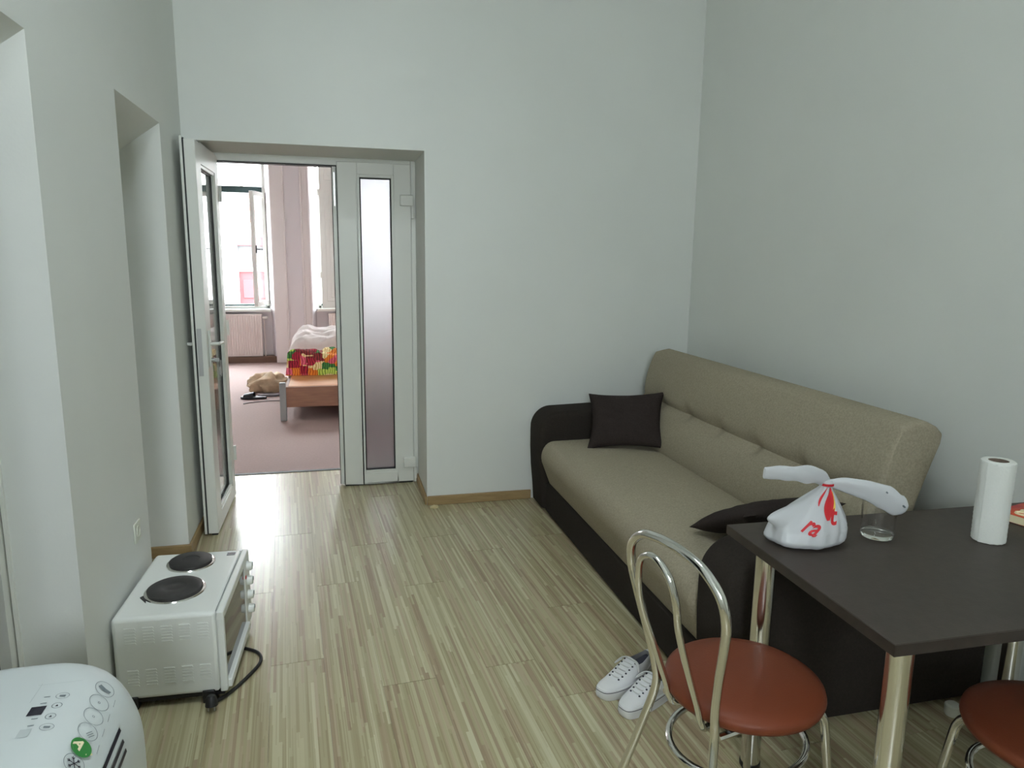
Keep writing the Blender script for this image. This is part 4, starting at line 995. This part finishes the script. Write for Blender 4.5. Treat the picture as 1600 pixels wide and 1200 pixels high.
# ------------------------------------------------------------------ sneakers
def sneaker(loc, rz, label, mirror):
    """toe towards +x, heel at x = 0"""
    s = thing('sneaker', label, 'shoe', loc, rz, 'white canvas sneakers')
    def half_w(t): return 0.033 + 0.012*math.sin(math.pi*min(1, max(0, (t - 0.15)/1.1))) + 0.003*t
    def outline(g=0.0):
        out = []; n = 40
        for i in range(n):
            a = 2*math.pi*i/n; t = 0.5 + 0.5*math.cos(a)
            w = half_w(t)*math.copysign(abs(math.sin(a))**0.62, math.sin(a))
            out.append((-g + t*(0.275 + 2*g), w + math.copysign(g, math.sin(a)) + mirror*0.010*math.sin(math.pi*t)))
        return out
    rings = []
    for z, g in ((0.0, -0.003), (0.003, 0.001), (0.014, 0.003), (0.032, 0.002), (0.036, -0.001)): rings.append([(x, y, z) for x, y in outline(g)])
    so = MB().loft(rings).build('sole', M['rubber'], s, smooth=50)
    MB().loft([[(x, y, z) for x, y in outline(0.0027)] for z in (0.0285, 0.0312)], False, False).build('foxing_stripe', M['navy'], so)
    def top(t):
        pts = [(0, 0.078), (0.12, 0.080), (0.3, 0.082), (0.42, 0.092), (0.55, 0.080), (0.68, 0.064), (0.8, 0.053), (0.92, 0.045), (1.0, 0.030)]
        for (a, za), (c, zc) in zip(pts, pts[1:]):
            if a <= t <= c: return za + (zc - za)*(t - a)/(c - a)
        return 0.03
    NT, NA = 44, 22
    def pt(t, k, sc=1.0):
        w = half_w(t)*abs(math.sin(math.acos(max(-1, min(1, 2*t - 1)))))**0.62*0.985*sc; a = math.pi*k
        ca = math.cos(a); sa = math.sin(a)
        squash = 0.75 if t < 0.45 else 0.9
        return Vector((0.275*t, w*math.copysign(abs(ca)**squash, ca) + mirror*0.010*math.sin(math.pi*t), 0.027 + (top(t)*sc - 0.027)*sa**0.75))
    mb = MB(); vs = [pt(i/NT, j/NA) for i in range(NT + 1) for j in range(NA + 1)]; fs = []; tf = []
    for i in range(NT):
        for j in range(NA):
            t = (i + .5)/NT; k = (j + .5)/NA
            if 0.05 < t < 0.40 and 0.28 < k < 0.72: continue
            q = (i*(NA+1)+j, i*(NA+1)+j+1, (i+1)*(NA+1)+j+1, (i+1)*(NA+1)+j)
            (tf if t > 0.80 else fs).append(q)
    MB().add(vs, fs).build('upper', M['canvas'], s, smooth=60)
    MB().add(vs, tf).build('toe_cap', M['rubber'], s, smooth=60)
    MB().add([pt(i/NT*0.42 + 0.02, j/NA, 0.9) - Vector((0, 0, 0.012)) for i in range(NT + 1) for j in range(NA + 1)], [(i*(NA+1)+j, i*(NA+1)+j+1, (i+1)*(NA+1)+j+1, (i+1)*(NA+1)+j) for i in range(NT) for j in range(NA)]).build('lining', M['navy'], s, smooth=60)
    tp = 0.0
    for i in range(6):
        t = 0.43 + 0.062*i; dk = 0.13 - 0.006*i
        path = []
        for q in range(9):
            k = 0.5 - dk + 2*dk*q/8
            p = pt(t + 0.012*math.sin(math.pi*q/8), k); nrm = Vector((0.25, math.cos(math.pi*k)*0.4, 1)).normalized()
            path.append(p + nrm*0.0032)
        MB().tube(path, 0.0030, 6).build('lace', M['rubber'], s, smooth=60)
        for sg in (-1, 1):
            p = pt(t + 0.02, 0.5 + sg*(dk + 0.035)); MB().lathe([(0.0001, -0.001), (0.0034, -0.001), (0.0034, 0.0016), (0.0001, 0.0016)], tuple(p + Vector((0, -sg*0.0006, 0.0012))), 8).build('eyelet', M['navy'], s)
    bow = catmull([pt(0.44, 0.5) + Vector((0, 0, 0.004)), pt(0.44, 0.3) + Vector((0.004, 0.006, 0.010)), pt(0.50, 0.16) + Vector((0.0, 0.010, 0.006)), pt(0.46, 0.3) + Vector((0, 0.004, 0.006)), pt(0.44, 0.5) + Vector((0, 0, 0.006)), pt(0.46, 0.72) + Vector((0.0, -0.004, 0.010)), pt(0.52, 0.86) + Vector((0, -0.012, 0.006)), pt(0.45, 0.74) + Vector((0, -0.004, 0.004))], 5)
    MB().tube(bow, 0.0024, 6).build('lace_bow', M['rubber'], s, smooth=60)
    tb = tf
    return s
sneaker((1.085, 2.225, 0.0005), math.radians(210), 'white canvas sneaker, the one nearer the sofa', 1)
sneaker((1.135, 2.090, 0.0005), math.radians(204), 'white canvas sneaker, the one nearer the chair legs', -1)

# ------------------------------------------------------------------ small things
sk = thing('wall_socket', 'small square pale socket plate low on the wall behind the oven', 'socket', (XL, 2.79, 0.40))
MB().box(0.0, 0.006, -0.038, 0.038, 0.03, 0.106).build('plate', M['switch'], sk, bevel=0.004)
MB().lathe([(0.0215, 0.006), (0.0215, 0.008), (0.019, 0.008), (0.019, 0.0065), (0.0001, 0.0065)], (0, 0, 0.069), 20, axis='x').build('socket_well', M['switch'], sk)
ps = blob('paper_scrap', (0.545, 4.085, 0.0005), 0.026, 0.012, 0.012, 0.6, 3.0, 1.4, mat('scrap_paper', srgb(206, 190, 150), 0.9), 14, 8); tag(ps, 'tiny crumpled scrap on the floor at the doorway corner', 'scrap')
ad = thing('plug_adapter', 'small white plug adapter on the floor beside the sofa arm', 'adapter', (1.975, 1.745, 0))
MB().lathe([(0.0001, 0), (0.020, 0), (0.024, 0.006), (0.024, 0.036), (0.018, 0.042), (0.0001, 0.042)], n=20).build('body', M['switch'], ad)
MB().tube(catmull([(0.02, -0.005, 0.006), (0.05, -0.02, 0.005), (0.09, -0.03, 0.005), (0.14, -0.02, 0.005)], 5), 0.004, 8).build('lead', M['switch'], ad)
